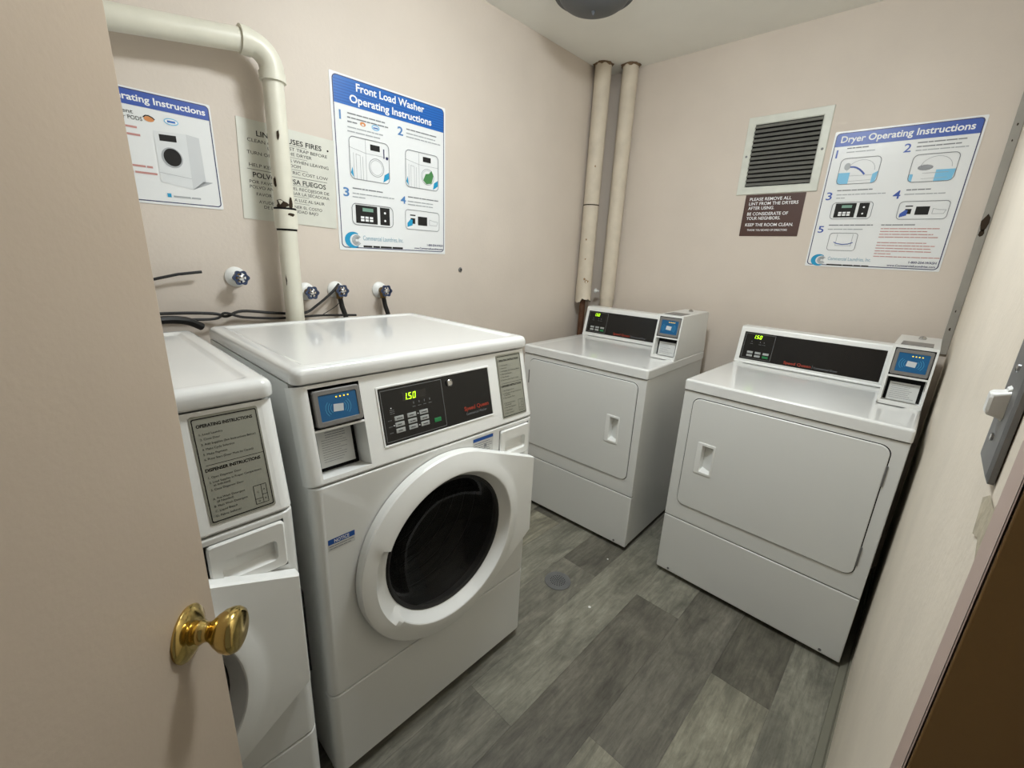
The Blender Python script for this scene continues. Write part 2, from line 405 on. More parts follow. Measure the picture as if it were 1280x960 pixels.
def card_reader(parent, F, s0, s1, t0, t1, proud=.006):
    """grey bezel with blue contactless face, in plane frame F"""
    b = MB(F); n = 5
    L = [lift(rrect(s0, t0, s1, t1, .006, n), -.03), lift(rrect(s0, t0, s1, t1, .006, n), proud-.002), lift(rrect(s0+.002, t0+.002, s1-.002, t1-.002, .005, n), proud)]
    ix = (s1-s0)*.10; iy = (t1-t0)*.13
    L += [lift(rrect(s0+ix, t0+iy, s1-ix*.8, t1-iy, .003, n), proud), lift(rrect(s0+ix+.001, t0+iy+.001, s1-ix*.8-.001, t1-iy-.001, .003, n), proud-.002)]
    b.loft(L, (False, True)); o = b.build('card_reader', BEZEL, parent)
    a0, a1, b0, b1 = s0+ix+.001, s1-ix*.8-.001, t0+iy+.001, t1-iy-.001; ww, hh = a1-a0, b1-b0
    z = proud-.0016
    MB(F).rect(a0, b0, a1, b1, z).build('blue_face', BLUER, o, smooth=False)
    c = MB(F); cx, cy = a0+ww*.48, b0+hh*.44; u = hh*.17
    c.add([(cx-u*1.25, cy-u*.75, z+.0004), (cx+u*1.05, cy-u*.95, z+.0004), (cx+u*1.25, cy+u*.75, z+.0004), (cx-u*1.05, cy+u*.95, z+.0004)], [(0, 1, 2, 3)])
    c.build('card_symbol', ICON, o, smooth=False)
    for sg in (-1, 1):
        a = MB(F)
        for rr in (1.9, 2.5, 3.1):
            a.line([(cx+sg*u*rr*math.cos(R(t))*.95, cy+u*rr*math.sin(R(t))*.8) for t in range(-38, 39, 19)], u*.13, z+.0003)
        a.build('wave_symbol', BLUEL, o, smooth=False)
    for i in range(4):
        MB(F).poly(circ(a0+ww*(.46+.105*i), b0+hh*(.86), hh*.035, 8, hh*.028), z+.0006).build('indicator_led', AMBER, o, smooth=False)
    return o

def recess(parent, F, s0, s1, t0, t1, dep, m, name='payment_recess'):
    b = MB(F); o = [(s0, t0), (s1, t0), (s1, t1), (s0, t1)]
    b.loft([lift(o, 0), lift(o, -dep)], (False, True)); return b.build(name, m, parent, angle=20)

def grid_front(b, ss, ts, holes):
    for i in range(len(ss)-1):
        for j in range(len(ts)-1):
            if (i, j) in holes: continue
            b.add([(ss[i], ts[j], 0), (ss[i+1], ts[j], 0), (ss[i+1], ts[j+1], 0), (ss[i], ts[j+1], 0)], [(0, 1, 2, 3)])

def instruction_label(parent, F, s0, s1, t0, t1):
    b = MB(F); b.loft([lift(rrect(s0, t0, s1, t1, .004), 0), lift(rrect(s0, t0, s1, t1, .004), .0012)], (False, True)); o = b.build('instruction_label', GREYL, parent, label='grey label with printed operating and dispenser instructions')
    z = .0016; w, h = s1-s0, t1-t0; X = lambda f: s0+w*f; Y = lambda f: t0+h*f
    p = MB(F); p.ring(rrect(X(.025), Y(.02), X(.975), Y(.98), .003), rrect(X(.04), Y(.03), X(.96), Y(.97), .0025), z)
    p.rect(X(.1), Y(.545), X(.96), Y(.549), z)
    p.text('OPERATING INSTRUCTIONS', X(.08), Y(.895), h*.028, w*.82, bold=.03, z=z)
    for i, (tx, ww) in enumerate((('1. Load Laundry', .33), ('2. Close Door', .28), ('3. Add Supplies (See Instructions Below)', .8), ('4. Make Cycle Selection', .46), ('5. Make Payment', .34), ('6. Press Start (Door Must be Closed)', .72))):
        p.text(tx, X(.1), Y(.825-.046*i), h*.019, w*ww, z=z)
    p.text('DISPENSER INSTRUCTIONS', X(.08), Y(.49), h*.028, w*.82, bold=.03, z=z)
    for i, (tx, ww, dx) in enumerate((('1. Open Dispenser Door', .48, 0), ('2. Load Supplies in Proper Compartment', .78, 0), ('as Indicated)', .24, .05), ('3. Close Dispenser Door', .48, 0))):
        p.text(tx, X(.1+dx), Y(.425-(0, .045, .075, .115)[i]), h*.019, w*ww, z=z)
    for i, (tx, ww, dx) in enumerate((('A. Pre-Wash Detergent', .47, 0), ('(If Needed)', .24, .05), ('B. Main Wash Detergent', .49, 0), ('C. Liquid Bleach', .32, 0), ('D. Fabric Softener', .37, 0))):
        p.text(tx, X(.1+dx), Y((.225, .195, .155, .11, .065)[i]), h*.019, w*ww, z=z)
    for q in (((.70, .06), (.90, .06), (.90, .24), (.70, .24)),):
        p.line([(X(a), Y(c)) for a, c in q], .0008, z, True)
    p.line([(X(.82), Y(.06)), (X(.82), Y(.24))], .0007, z); p.line([(X(.70), Y(.11)), (X(.82), Y(.11))], .0007, z); p.line([(X(.82), Y(.14)), (X(.90), Y(.14))], .0007, z)
    for tx, a, c in (('C', .76, .165), ('D', .76, .075), ('A', .86, .18), ('B', .86, .09)): p.text(tx, X(a), Y(c), h*.017, align='c', z=z)
    p.build('lettering', INK, o, smooth=False)

def washer(x, y, label):
    root = empty('front_load_washer', (x, y, 0), R(90)); tag(root, label, 'washer', 'front load washers')
    D = .655; ZT = 1.0615
    # cabinet: sides, back, bottom
    c = MB(); prof = [(.03, .035), (.03, .853), (.078, 1.060), (D, 1.060), (D, .035)]
    c.xprism(prof, .0015, .012); c.xprism(prof, W_-.012, W_-.0015); c.box(.012, D-.012, .035, W_-.012, D, 1.06); c.box(.012, .03, .035, W_-.012, D-.012, .05)
    c.build('cabinet', WHITE, root)
    for fx in (.05, W_-.05):
        for fy in (.07, D-.06):
            f = MB(); f.lathe([(.0, 0), (.02, 0), (.022, .008), (.012, .014), (.010, .036)], 14, (fx, fy, 0)); f.build('foot', RUBBER, root)
    b = MB(); panel_skin(b, W_, RC, .033, .2885); b.build('kick_panel', WHITE, root, angle=40)
    cx, cz, rg = .345, .567, .192
    b = MB(); panel_skin(b, W_, RC, .2915, .852, hole=(cx, cz, .205), notch=(.535, .740, W_-RC, .840)); b.build('front_panel', WHITE, root, angle=40)
    # drum behind the glass
    dr = MB(); prof = [(.205, .03), (.20, .06), (.232, .075), (.235, .10)]
    for i in range(6): prof += [(.235, .12+.05*i), (.226, .13+.05*i), (.226, .14+.05*i), (.235, .15+.05*i)]
    prof += [(.235, .43), (.20, .45), (.06, .455), (.05, .44), (0, .44)]
    dr.lathe(prof, 48, (cx, 0, cz), (0, 1, 0), (False, False)); dr.build('drum', BLACKT, root)
    # door: circle with a straight flank running to the hinge side
    RO = .268; A1, A2, XE = R(68), R(-56), W_-.012
    def outline(a):
        d_ = V((math.cos(a), math.sin(a))); best = 1e9
        a_ = (a+math.pi) % (2*math.pi)-math.pi
        if A2 <= a_ <= A1:
            for tn in (A1, A2):
                n = V((math.cos(tn), math.sin(tn))); k_ = d_.dot(n)
                if k_ > 1e-6: best = min(best, RO/k_)
            if d_.x > 1e-6: best = min(best, (XE-cx)/d_.x)
            return best
        return RO
    corners = []
    for tn, sg in ((A1, 1), (A2, -1)):
        zc = (RO-(XE-cx)*math.cos(tn))/math.sin(tn); corners.append(math.atan2(zc, XE-cx))
    angs = sorted(set([round(R(-180)+2*math.pi*i/120, 5) for i in range(120)]+[round(q+e, 5) for q in corners for e in (-.004, 0, .004)]))
    def scoop(a):                                   # finger grip cut in the free side
        t = math.degrees(a) % 360
        return max(0, min(1, (t-157)/2.5))*max(0, min(1, (218-t)/7))
    loops = []
    for key in range(10):
        lp = []
        for a in angs:
            ro = outline(a); s = scoop(a)
            r_, h_ = [(ro, 0), (ro, .019), (ro-.003, .0245), (min(ro-.010, RO-.008), .0270), (RO-.022, .0310), (RO-.036, .0355), (rg+.027, .0380), (rg+.0225, .0380), (rg+.020, .0362), (rg, .005)][key]
            if key in (5, 6, 7, 8): h_ -= s*(.005, .017, .026, .027)[key-5]
            if key == 4: h_ -= s*.002
            if key in (7, 8): r_ -= s*(.008, .012)[key-7]
            lp.append((cx+r_*math.cos(a), -h_-.002, cz+r_*math.sin(a)))
        loops.append(lp)
    b = MB(); b.loft(loops); dr_ = b.build('door', PLASTIC, root, angle=17)
    b = MB(); b.lathe([(rg+.003, -.007), (rg-.004, -.011), (rg-.010, -.006)], 64, (cx, 0, cz), (0, 1, 0), (False, False)); b.build('door_seal', RUBBER, dr_)
    b = MB(); b.lathe([(rg+.001, -.009), (rg-.012, -.005), (rg-.03, .016), (rg-.06, .05), (rg-.11, .072), (rg-.16, .078), (0, .079)], 64, (cx, 0, cz), (0, 1, 0), (False, True)); b.build('door_glass', GLASS, dr_, angle=60)
    h = MB(); h.box(XE+.001, -.016, .475, XE+.006, -.001, .675); h.build('hinge', GAP, dr_)  # dark box painting the shaded slot at the hinge edge
    # detergent drawer
    FF = frame((0, 0, 0), (1, 0, 0), (0, 0, 1))
    s0, s1, z0, z1 = .538, W_-.0225, .742, .838
    b = MB(FF); g = (s0+.018, z0+.020, s1-.016, z1-.034)
    b.loft([lift(rrect(s0, z0, s1, z1, .008), -.02), lift(rrect(s0, z0, s1, z1, .008), .002), lift(rrect(s0+.003, z0+.003, s1-.003, z1-.003, .007), .005),
            lift(rrect(g[0], g[1], g[2], g[3], .008), .005), lift(rrect(g[0]+.001, g[1]+.010, g[2]-.001, g[3]-.001, .006), -.010)], (False, True))
    b.build('detergent_drawer', PLASTIC, root, angle=30)
    # control head
    up = V((0, .048, .2055)); T = up.length; FC = frame((0, 0, .856), (1, 0, 0), up)
    tz = lambda z: (z-.856)/.2055*T
    rs0, rs1, rt0, rt1 = .027, .136, tz(.868), tz(1.052)
    b = MB(FC)
    grid_front(b, [RC, rs0, rs1, W_-RC], [.004, rt0, rt1, T-.002], {(1, 1)})
    for sg, xe in ((1, 0), (-1, W_)):
        L = []
        for k_ in range(6):
            a = R(90*k_/5); L.append((xe+sg*(RC-RC*math.sin(a)), -RC+RC*math.cos(a)))
        L.append((xe, -.045))
        b.loft([[(p, .004, q) for p, q in L], [(p, T-.002, q) for p, q in L]], closed=False)
        b.loft([[(p, .004, q) for p, q in L], [(p, .0, q-.004) for p, q in L]], closed=False)
    b.add([(RC, .004, 0), (W_-RC, .004, 0), (W_-RC, 0, -.004), (RC, 0, -.004)], [(0, 1, 2, 3)])
    cp = b.build('control_panel', PLASTIC, root, angle=40)
    tm = tz(.966)
    recess(cp, FC, rs0, rs1, rt0, tm-.003, .062, PLASTIC)
    recess(cp, FC, rs0, rs1, tm+.002, rt1, .03, GAP, 'reader_opening')
    MB(FC).box(rs0, tm-.003, -.062, rs1, tm+.002, .001).build('divider', PLASTIC, cp, bevel=.001)
    MB(FC).rect(rs0+.014, rt0+.0, rs1-.0, tm-.004, -.0605).build('backplate', GAP, cp, smooth=False)
    card_reader(cp, FC, rs0+.005, rs1-.003, tm+.006, rt1-.006)
    p = MB(FC); p.box(.046, rt0+.010, -.052, .124, tm-.006, -.050); pl_ = p.build('payment_notice', PAPER, cp, smooth=False)
    p = MB(FC)
    for i in range(13): p.greek(.054+(.010 if i < 3 else 0), tm-.016-.0053*i, (.045 if i < 3 else .06*random.uniform(.6, 1)), .0026 if i < 3 else .0017, -.0496)
    p.build('lettering', INKG, pl_, smooth=False)
    # display panel
    a0, a1, b0, b1 = .176, .515, tz(.897), tz(1.025)
    b = MB(FC); b.loft([lift(rrect(a0-.005, b0-.005, a1+.005, b1+.005, .003), 0), lift(rrect(a0-.004, b0-.004, a1+.004, b1+.004, .003), .002), lift(rrect(a0-.001, b0-.001, a1+.001, b1+.001, .002), .002), lift(rrect(a0, b0, a1, b1, .002), .0008)]); b.build('bezel', PLASTIC, cp)
    dp = MB(FC).rect(a0, b0, a1, b1, .0008).build('display_panel', BLACKP, cp, smooth=False)
    z = .0013
    b = MB(FC); b.line([(.181, b0+.006), (.352, b0+.006), (.352, b1-.006), (.181, b1-.006)], .0012, z, True); b.build('outline_print', LINEG, dp, smooth=False)
    MB(FC).rect(.236, tz(.988), .303, tz(1.006), z).build('led_window', LCDB, dp, smooth=False)
    b = MB(FC); seg_digits(b, '1.50', .2385, tz(.989), .0155, z+.0004); b.build('price_digits', LCD, dp, smooth=False)
    n_ = 0
    for i in range(3):
        for j in range(3):
            x0 = .2075+.0345*i; zz = tz(.9465-.0142*j); q = MB(FC); q.box(x0, zz, 0, x0+.0245, zz+.0105, .0022); bt = q.build('button', BUTTON, dp, bevel=.0008)
            q = MB(FC); q.greek(x0+.005, zz+.004, .015, .003, .0026); q.build('lettering', INK, bt, smooth=False)
    q = MB(FC); q.box(.3165, tz(.918), 0, .337, tz(.9285), .0022); q.build('start_button', GREENB, dp, bevel=.0008)
    q = MB(FC)
    for i in range(4): q.greek(.260+.0155*i, tz(.969), .009, .002, z); q.rect(.2635+.0155*i, tz(.976), .2655+.0155*i, tz(.981), z)
    q.build('legend', LINEG, dp, smooth=False); q = MB(FC)
    for i in range(3): q.greek(.190, tz(.9495-.0142*i), .010, .002, z)
    q.build('legend', LINEG, dp, smooth=False)
    q = MB(FC)
    for i in range(3): q.greek(.198, tz(.972-.004*i), .012, .0018, z)
    q.build('legend', LINEG, dp, smooth=False)
    for xx, zz in ((.2025, .9775), (.2042, .937), (.2722, .951), (.2722, .923)): MB(FC).poly(circ(xx, tz(zz), .0015, 8), z).build('indicator_led', WHITEI, dp, smooth=False)
    q = MB(FC); q.lathe([(.0095, 0), (.0095, .004), (.0075, .0055), (.0065, .004), (0, .004)], 20, (.377, tz(1.006), .001), (0, 0, 1)); q.build('key_lock', CHROME, dp)
    q = MB(FC); q.text('Speed Queen', .415, tz(.925), .0105, .088, bold=.03, z=z); q.build('lettering', RED, dp, smooth=False)
    q = MB(FC); q.text('Commercial Washer', .420, tz(.9125), .0065, .074, z=z); q.build('lettering', INKG, dp, smooth=False)
    instruction_label(cp, FC, .552, .653, tz(.872), tz(1.052))
    # stickers on the front panel
    q = MB(FF); q.rect(.433, .790, .510, .842, .0005); s_ = q.build('warning_sticker', PAPER, root, smooth=False)
    q = MB(FF); q.rect(.434, .832, .509, .8415, .0009); q.build('print_band', BLUE1D, s_, smooth=False)
    q = MB(FF)
    for i in range(5): q.greek(.437, .824-.0065*i, .069*random.uniform(.7, 1), .0032, .0009)
    q.rect(.475, .808, .484, .817, .0012); q.build('lettering', INKG, s_, smooth=False)
    q = MB(FF); q.rect(.0235, .697, .084, .725, .0005); s_ = q.build('notice_sticker', PAPER, root, smooth=False)
    q = MB(FF); q.rect(.0235, .712, .084, .725, .0009); q.build('print_band', BLUE1D, s_, smooth=False)
    q = MB(FF); q.text('NOTICE', .054, .7145, .008, .034, 'c', bold=.02, z=.0013); q.build('lettering', WHITEI, s_, smooth=False)
    q = MB(FF); q.greek(.026, .706, .055, .003, .0009); q.greek(.026, .700, .05, .003, .0009); q.build('lettering', INKG, s_, smooth=False)
    # lid with a raised rim
    b = MB(); y0, y1 = .040, D
    def lp(i, z, r=.02): return lift(rrect(-.002+i, y0+i, W_+.002-i, y1-i, r), z)
    b.loft([lp(.003, ZT+.002, .017), lp(0, ZT+.006), lp(0, ZT+.021), lp(.002, ZT+.028, .019), lp(.006, ZT+.033, .016), lp(.013, ZT+.0358, .012), lp(.030, ZT+.0362, .012), lp(.034, ZT+.0345, .014), lp(.040, ZT+.0315, .016), lp(.046, ZT+.031, .016)], (True, True))
    b.build('lid', LIDW, root, angle=60)
    return root
washer(.796, -2.121, 'white front load washer with round dark door, facing the open floor beside the drain')
washer(.833, -2.8505, 'white front load washer mostly hidden behind the open beige door')

# ------------------------------------------------------------------ dryers
def dryer(x, y, rz, label, handle_left):
    root = empty('coin_dryer', (x, y, 0), rz); tag(root, label, 'dryer', 'electric dryers')
    D = .655; DT = .8946
    c = MB(); c.box(.002, .022, .022, W_-.002, D, .851); c.build('cabinet', WHITE, root, bevel=.003)
    for fx in (.05, W_-.05):
        for fy in (.06, D-.06):
            f = MB(); f.lathe([(.0, 0), (.02, 0), (.02, .010), (.010, .014), (.010, .024)], 14, (fx, fy, 0)); f.build('foot', RUBBER, root)
    b = MB(); b.box(.0, 0, .021, W_, .030, .2865); lp_ = b.build('lower_panel', WHITE, root, bevel=.004, seg=3)
    for fx in (.055, W_-.06):
        q = MB(); q.lathe([(.0, -.002), (.005, -.0015), (.005, 0)], 10, (fx, 0, .034), (0, 1, 0)); q.build('screw', STEEL, lp_)
    h0 = .088 if handle_left else .513
    hx = (h0, .523, h0+.069, .655)
    FF = frame((0, 0, 0), (1, 0, 0), (0, 0, 1))
    s0, s1, z0, z1 = .043, .645, .363, .826
    fp = lambda i, q: lift(rrect(i, .2895+i, W_-i, .8495-i, .004, 6), q)
    b = MB(FF); b.loft([fp(0, -.03), fp(0, -.004), fp(.0012, -.0012), fp(.004, 0), lift(rrect(s0-.003, z0-.003, s1+.003, z1+.003, .030, 6), 0), lift(rrect(s0-.003, z0-.003, s1+.003, z1+.003, .030, 6), -.012), lift(rrect(*hx, .006, 6), -.012)]); b.build('front_panel', WHITE, root, angle=40)
    MB(FF).ring(rrect(s0-.0029, z0-.0029, s1+.0029, z1+.0029, .030, 6), rrect(s0+.001, z0+.001, s1-.001, z1-.001, .027, 6), -.0012).build('door_gap_shade', GAP, root, smooth=False)  # dark ring that paints the shade in the groove round the door
    MB().box(.003, .005, .2855, W_-.003, .0215, .2905).build('panel_seam_shade', GAP, root, smooth=False)  # dark strip painted in as shade between lower and front panel
    MB().box(.003, .003, .8480, W_-.003, .0215, .8540).build('lid_seam_shade', GAP, root, smooth=False)  # dark strip painted in as the shade line beneath the lid
    b = MB(FF)
    b.loft([lift(rrect(s0, z0, s1, z1, .028, 6), -.011), lift(rrect(s0, z0, s1, z1, .028, 6), .003), lift(rrect(s0+.002, z0+.002, s1-.002, z1-.002, .026, 6), .0045), lift(rrect(*hx, .006, 6), .0045)])
    dr = b.build('door', WHITE, root, angle=30)
    g = (hx[0]+.020, hx[1]+.010, hx[2]-.006, hx[3]-.010)
    inner = [(px, pz, -.021 if px < (g[0]+g[2])/2-.008 else -.001) for px, pz in rrect(g[0]+.003, g[1]+.012, g[2]-.003, g[3]-.010, .003, 6)]
    b = MB(FF); b.loft([lift(rrect(*hx, .006, 6), .004), lift(rrect(*hx, .006, 6), .0065), lift(rrect(hx[0]+.002, hx[1]+.002, hx[2]-.002, hx[3]-.002, .005, 6), .0075), lift(rrect(*g, .003, 6), .0075), inner], (False, True)); b.build('handle', PLASTIC, dr, angle=25)
    hxx = s1+.0025 if handle_left else s0-.0025
    for zz in (.44, .73):
        q = MB(FF); q.box(hxx-.003, zz-.035, 0, hxx+.003, zz+.035, .004); q.build('hinge', STEEL, dr, bevel=.001)
    # lid
    b = MB(); L = lambda i, z, r=.010: lift(rrect(-.002+i, -.006+i, W_+.002-i, D-i, r), z)
    b.loft([L(.002, .8525, .008), L(0, .855), L(0, DT-.008), L(.002, DT-.003, .009), L(.007, DT, .008), L(.012, DT, .008)])
    x0, x1, ya, yb = .045, W_-.045, .040, .505
    b.loft([L(.012, DT, .008), lift(rrect(x0-.006, ya-.006, x1+.006, D-.03, .012), DT), lift(rrect(x0, ya, x1, D-.036, .012), DT-.003)], (False, True))
    b.build('lid', LIDW, root, angle=40)
    # console
    cw = .557; prof = [(.530, DT-.001), (.530, .9000), (.534, .903), (.5655, 1.050), (.570, 1.0575), (.578, 1.061), (.635, 1.061), (.642, 1.055), (.654, DT-.001)]
    b = MB(); b.xprism(prof, .0, cw); cn = b.build('console', PLASTIC, root, bevel=.002)
    FC = frame((0, .5345, .905), (1, 0, 0), (0, .0315, .147)); T = V((0, .0315, .147)).length; tz = lambda z: (z-.905)/.147*T
    a0, a1, b0, b1 = .020, .543, tz(.912), tz(1.036)
    b = MB(FC); b.loft([lift(rrect(a0-.008, b0-.005, a1+.008, b1+.005, .003), 0), lift(rrect(a0-.008, b0-.005, a1+.008, b1+.005, .003), .003), lift(rrect(a0-.001, b0-.001, a1+.001, b1+.001, .002), .003), lift(rrect(a0, b0, a1, b1, .002), .001)]); b.build('bezel', PLASTIC, cn)
    dp = MB(FC).rect(a0, b0, a1, b1, .0012).build('display_panel', BLACKP, cn, smooth=False); z = .0017
    b = MB(FC); b.line([(.027, b0+.007), (.150, b0+.007), (.150, b1-.006), (.027, b1-.006)], .0012, z, True); b.build('outline_print', LINEG, dp, smooth=False)
    b = MB(FC); seg_digits(b, '1.50', .0585, tz(1.009), .0165, z+.0003); b.build('price_digits', LCD, dp, smooth=False)
    for i in range(3):
        for j in range(2):
            xx = .048+.0335*i; zz = tz(.941-.0145*j)
            q = MB(FC); q.box(xx, zz, 0, xx+.0245, zz+.010, .0028); q.build('button', GREENB if (i, j) == (2, 1) else BUTTON, dp, bevel=.0008)
    q = MB(FC)
    for xx in (.052, .088, .104): q.greek(xx, tz(.984), .012, .0022, z); q.rect(xx+.004, tz(.993), xx+.0065, tz(.998), z)
    q.build('legend', LINEG, dp, smooth=False)
    q = MB(FC); q.text('Speed Queen', .205, tz(.9205), .0115, .105, bold=.03, z=z); q.build('lettering', RED, dp, smooth=False)
    q = MB(FC); q.rect(.3145, tz(.9195), .3155, tz(.933), z); q.text('Commercial Dryer', .320, tz(.9205), .008, .085, z=z); q.build('lettering', INKG, dp, smooth=False)
    # payment box
    xa, xb = .565, W_; up = V((0, .034, .203)); T = up.length; FP = frame((0, .262, DT), (1, 0, 0), up)
    ft = [.014, T*.47, T*.50, T*.955]
    b = MB(FP); grid_front(b, [xa, xa+.009, xb-.006, xb], [0]+ft+[T], {(1, 1), (1, 3)})
    pb = [b.M @ V(p) for p in ((xa, 0, 0), (xa, T, 0))]; b.M = Matrix.Identity(4)
    y0, z0_, y1, z1_ = .262, DT, .296, DT+.203
    for xx in (xa, xb): b.add([(xx, y0, z0_), (xx, y1, z1_), (xx, .612, z1_+.004), (xx, .628, z1_-.004), (xx, .652, z0_)], [(0, 1, 2, 3, 4)])
    b.add([(xa, y1, z1_), (xb, y1, z1_), (xb, .612, z1_+.004), (xa, .612, z1_+.004)], [(0, 1, 2, 3)])
    b.add([(xa, .612, z1_+.004), (xb, .612, z1_+.004), (xb, .628, z1_-.004), (xa, .628, z1_-.004)], [(0, 1, 2, 3)])
    b.add([(xa, .628, z1_-.004), (xb, .628, z1_-.004), (xb, .652, z0_), (xa, .652, z0_)], [(0, 1, 2, 3)])
    bx = b.build('payment_box', WHITE, root, bevel=.002, angle=20)
    recess(bx, FP, xa+.009, xb-.006, ft[0], ft[1], .036, PLASTIC); recess(bx, FP, xa+.009, xb-.006, ft[2], ft[3], .03, GAP, 'reader_opening')
    MB(FP).rect(xa+.011, ft[0]+.004, xb-.010, ft[1]-.001, -.0345).build('backplate', GAP, bx, smooth=False)
    card_reader(bx, FP, xa+.011, xb-.008, ft[2]+.003, ft[3]-.003, .002)
    q = MB(FP); q.box(xa+.020, ft[0]+.004, -.030, xb-.019, ft[1]-.016, -.028); pl_ = q.build('payment_notice', PAPER, bx, smooth=False)
    q = MB(FP)
    for i in range(8): q.greek(xa+.026, ft[1]-.024-.0066*i, .066*random.uniform(.6, 1), .002, -.0276)
    q.build('lettering', INKG, pl_, smooth=False)
    q = MB(); q.box(xa+.018, .315, z1_-.001, xb-.018, .42, z1_+.0022); q.build('slot_cover', BEZEL, bx)
    q = MB(); q.lathe([(.011, 0), (.011, .006), (.007, .010), (.003, .012), (0, .012)], 16, ((xa+xb)/2+.006, .52, z1_+.003)); q.build('key_lock', CHROME, bx)
    return root
dryer(.1418, -.7533, .0259, 'white dryer standing in the corner by the pipes, door handle on its right side', False)
dryer(.9834, -.7324, -.016, 'white dryer standing against the right wall, door handle on its left side', True)

# ------------------------------------------------------------------ posters and signs
def board(name, F, w, h, th, m, label, cat, r=.004):
    o = bpy.data.objects.new(name, None); COL.objects.link(o); o.matrix_world = F; o.empty_display_size = .05; tag(o, label, cat)
    b = MB(); b.loft([lift(rrect(0, 0, w, h, r), .0002), lift(rrect(0, 0, w, h, r), th)], (True, True)); b.build('sheet', m, o, angle=20); return o
Z1, Z2, Z3, Z4 = .0022, .0026, .0030, .0034
def pr(o, name, m, *fns):
    for fn in fns:
        b = MB(); fn(b); q = b.build(name, m, o, smooth=False)
    return q
def gk(h, rows): return [lambda b, r=r: b.greek(r[0], r[1], r[2], h, Z2) for r in rows]
def logo(o, x, y, s, phone):
    def cres(b):
        n = 24; out = [(x+s*.5+s*.52*math.cos(t), y+s*.45*math.sin(t)) for t in (R(55+250*i/n) for i in range(n+1))]
        inn = [(x+s*.66+s*.36*math.cos(t), y+s*.34*math.sin(t)) for t in (R(65+230*i/n) for i in range(n+1))]
        b.add([(p[0], p[1], Z2) for p in out]+[(p[0], p[1], Z2) for p in inn], [(i, i+1, n+2+i, n+1+i) for i in range(n)])
    pr(o, 'logo_crescent', CYAN, cres)
    pr(o, 'logo_swirl', PGREYD, lambda b: [b.line([(x+s*.72+s*q*math.cos(R(t)), y+s*q*.95*math.sin(R(t))) for t in range(40, 330, 20)], s*.05, Z3) for q in (.12, .2, .28)])
    pr(o, 'lettering', mat('logo_text', (128, 168, 186), .5), lambda b: b.text('Commercial Laundries, Inc.', x+s*1.12, y+s*.02, s*.26, s*2.75, z=Z2))
    pr(o, 'lettering', INK, lambda b: (b.greek(x+s*1.12, y-s*.38, s*2.7, s*.17, Z2),))
    pr(o, 'lettering', NAVY, lambda b: b.text('1-800-254-WASH', phone[0], phone[1]+.014, .0085, .083, 'r', bold=.02, z=Z2), lambda b: b.text('www.CommercialLaundries.com', phone[0], phone[1], .0075, .148, 'r', bold=.02, z=Z2))
def keypad(o, x0, y0, x1, y1):
    """print of a washer keypad: black blocks, white keys"""
    w, h = x1-x0, y1-y0
    pr(o, 'keypad_picture', INK, lambda b: b.rect(x0+w*.09, y0+h*.1, x0+w*.60, y0+h*.93, Z2), lambda b: b.rect(x0+w*.67, y0+h*.1, x0+w*.91, y0+h*.93, Z2))
    def keys(b):
        for i in range(3):
            for j in range(2): b.rect(x0+w*(.20+.105*i), y0+h*(.2+.13*j), x0+w*(.28+.105*i), y0+h*(.3+.13*j), Z3)
        for j in (.25, .62): b.poly(circ(x0+w*.79, y0+h*(j+.06), w*.025, 10), Z3)
    pr(o, 'key_print', WHITEI, keys)
    pr(o, 'window_print', mat('print_grey_green', (120, 158, 140), .5), lambda b: b.rect(x0+w*.25, y0+h*.66, x0+w*.5, y0+h*.82, Z3))
def cardpic(o, x0, y0, x1, y1, hand):
    w, h = x1-x0, y1-y0
    pr(o, 'panel_picture', INK, lambda b: b.rect(x0+w*.36, y0+h*.25, x0+w*.63, y0+h*.70, Z2), lambda b: b.rect(x0+w*.15, y0+h*.30, x0+w*.28, y0+h*.58, Z2), lambda b: b.rect(x0+w*.14, y0+h*.70, x0+w*.29, y0+h*.76, Z2))
    pr(o, 'hand_print', hand, lambda b: b.poly([(x0+w*.06, y0+h*.12), (x0+w*.20, y0+h*.22), (x0+w*.21, y0+h*.5), (x0+w*.15, y0+h*.52), (x0+w*.06, y0+h*.32)], Z3))
    pr(o, 'hand_outline', PGREYD, lambda b: b.line([(x0+w*.70, y0+h*.3), (x0+w*.92, y0+h*.3), (x0+w*.95, y0+h*.5), (x0+w*.82, y0+h*.52), (x0+w*.70, y0+h*.58), (x0+w*.70, y0+h*.3)], .0016, Z2))
def picframe(o, x0, y0, x1, y1, m=INKG, r=.018, t=.0022):
    pr(o, 'picture_frame', m, lambda b: b.ring(rrect(x0, y0, x1, y1, r), rrect(x0+t, y0+t, x1-t, y1-t, r-t), Z4))

# washer poster on the left wall
Fl = lambda y, z, tilt=0: frame((.0, y, z), (0, math.cos(tilt), math.sin(tilt)), (0, -math.sin(tilt), math.cos(tilt)))
w, h = .483, .571
o = board('washer_poster', Fl(-1.649, 1.3215), w, h, .0018, POSTER, 'large white poster headed Front Load Washer Operating Instructions on the left wall', 'poster')
pr(o, 'border', NAVY, lambda b: b.ring(rrect(.0085, .0085, w-.007, h-.006, .016), rrect(.0115, .0115, w-.010, h-.009, .014), Z1))
pr(o, 'header_band', BLUE1, lambda b: b.poly([(.0115, .480), (w-.010, .480)]+[p for p in rrect(.0115, .40, w-.010, h-.009, .014) if p[1] > .5], Z2))
pr(o, 'header_stripe', BLUE1D, lambda b: [b.rect(.012, .488+.0088*i, w-.0105, .4905+.0088*i, Z3) for i in range(8)])
pr(o, 'lettering', WHITEI, lambda b: b.text('Front Load Washer', .236, .531, .0235, .285, 'c', bold=.022, z=Z4), lambda b: b.text('Operating Instructions', .240, .4925, .0235, .345, 'c', bold=.022, z=Z4))
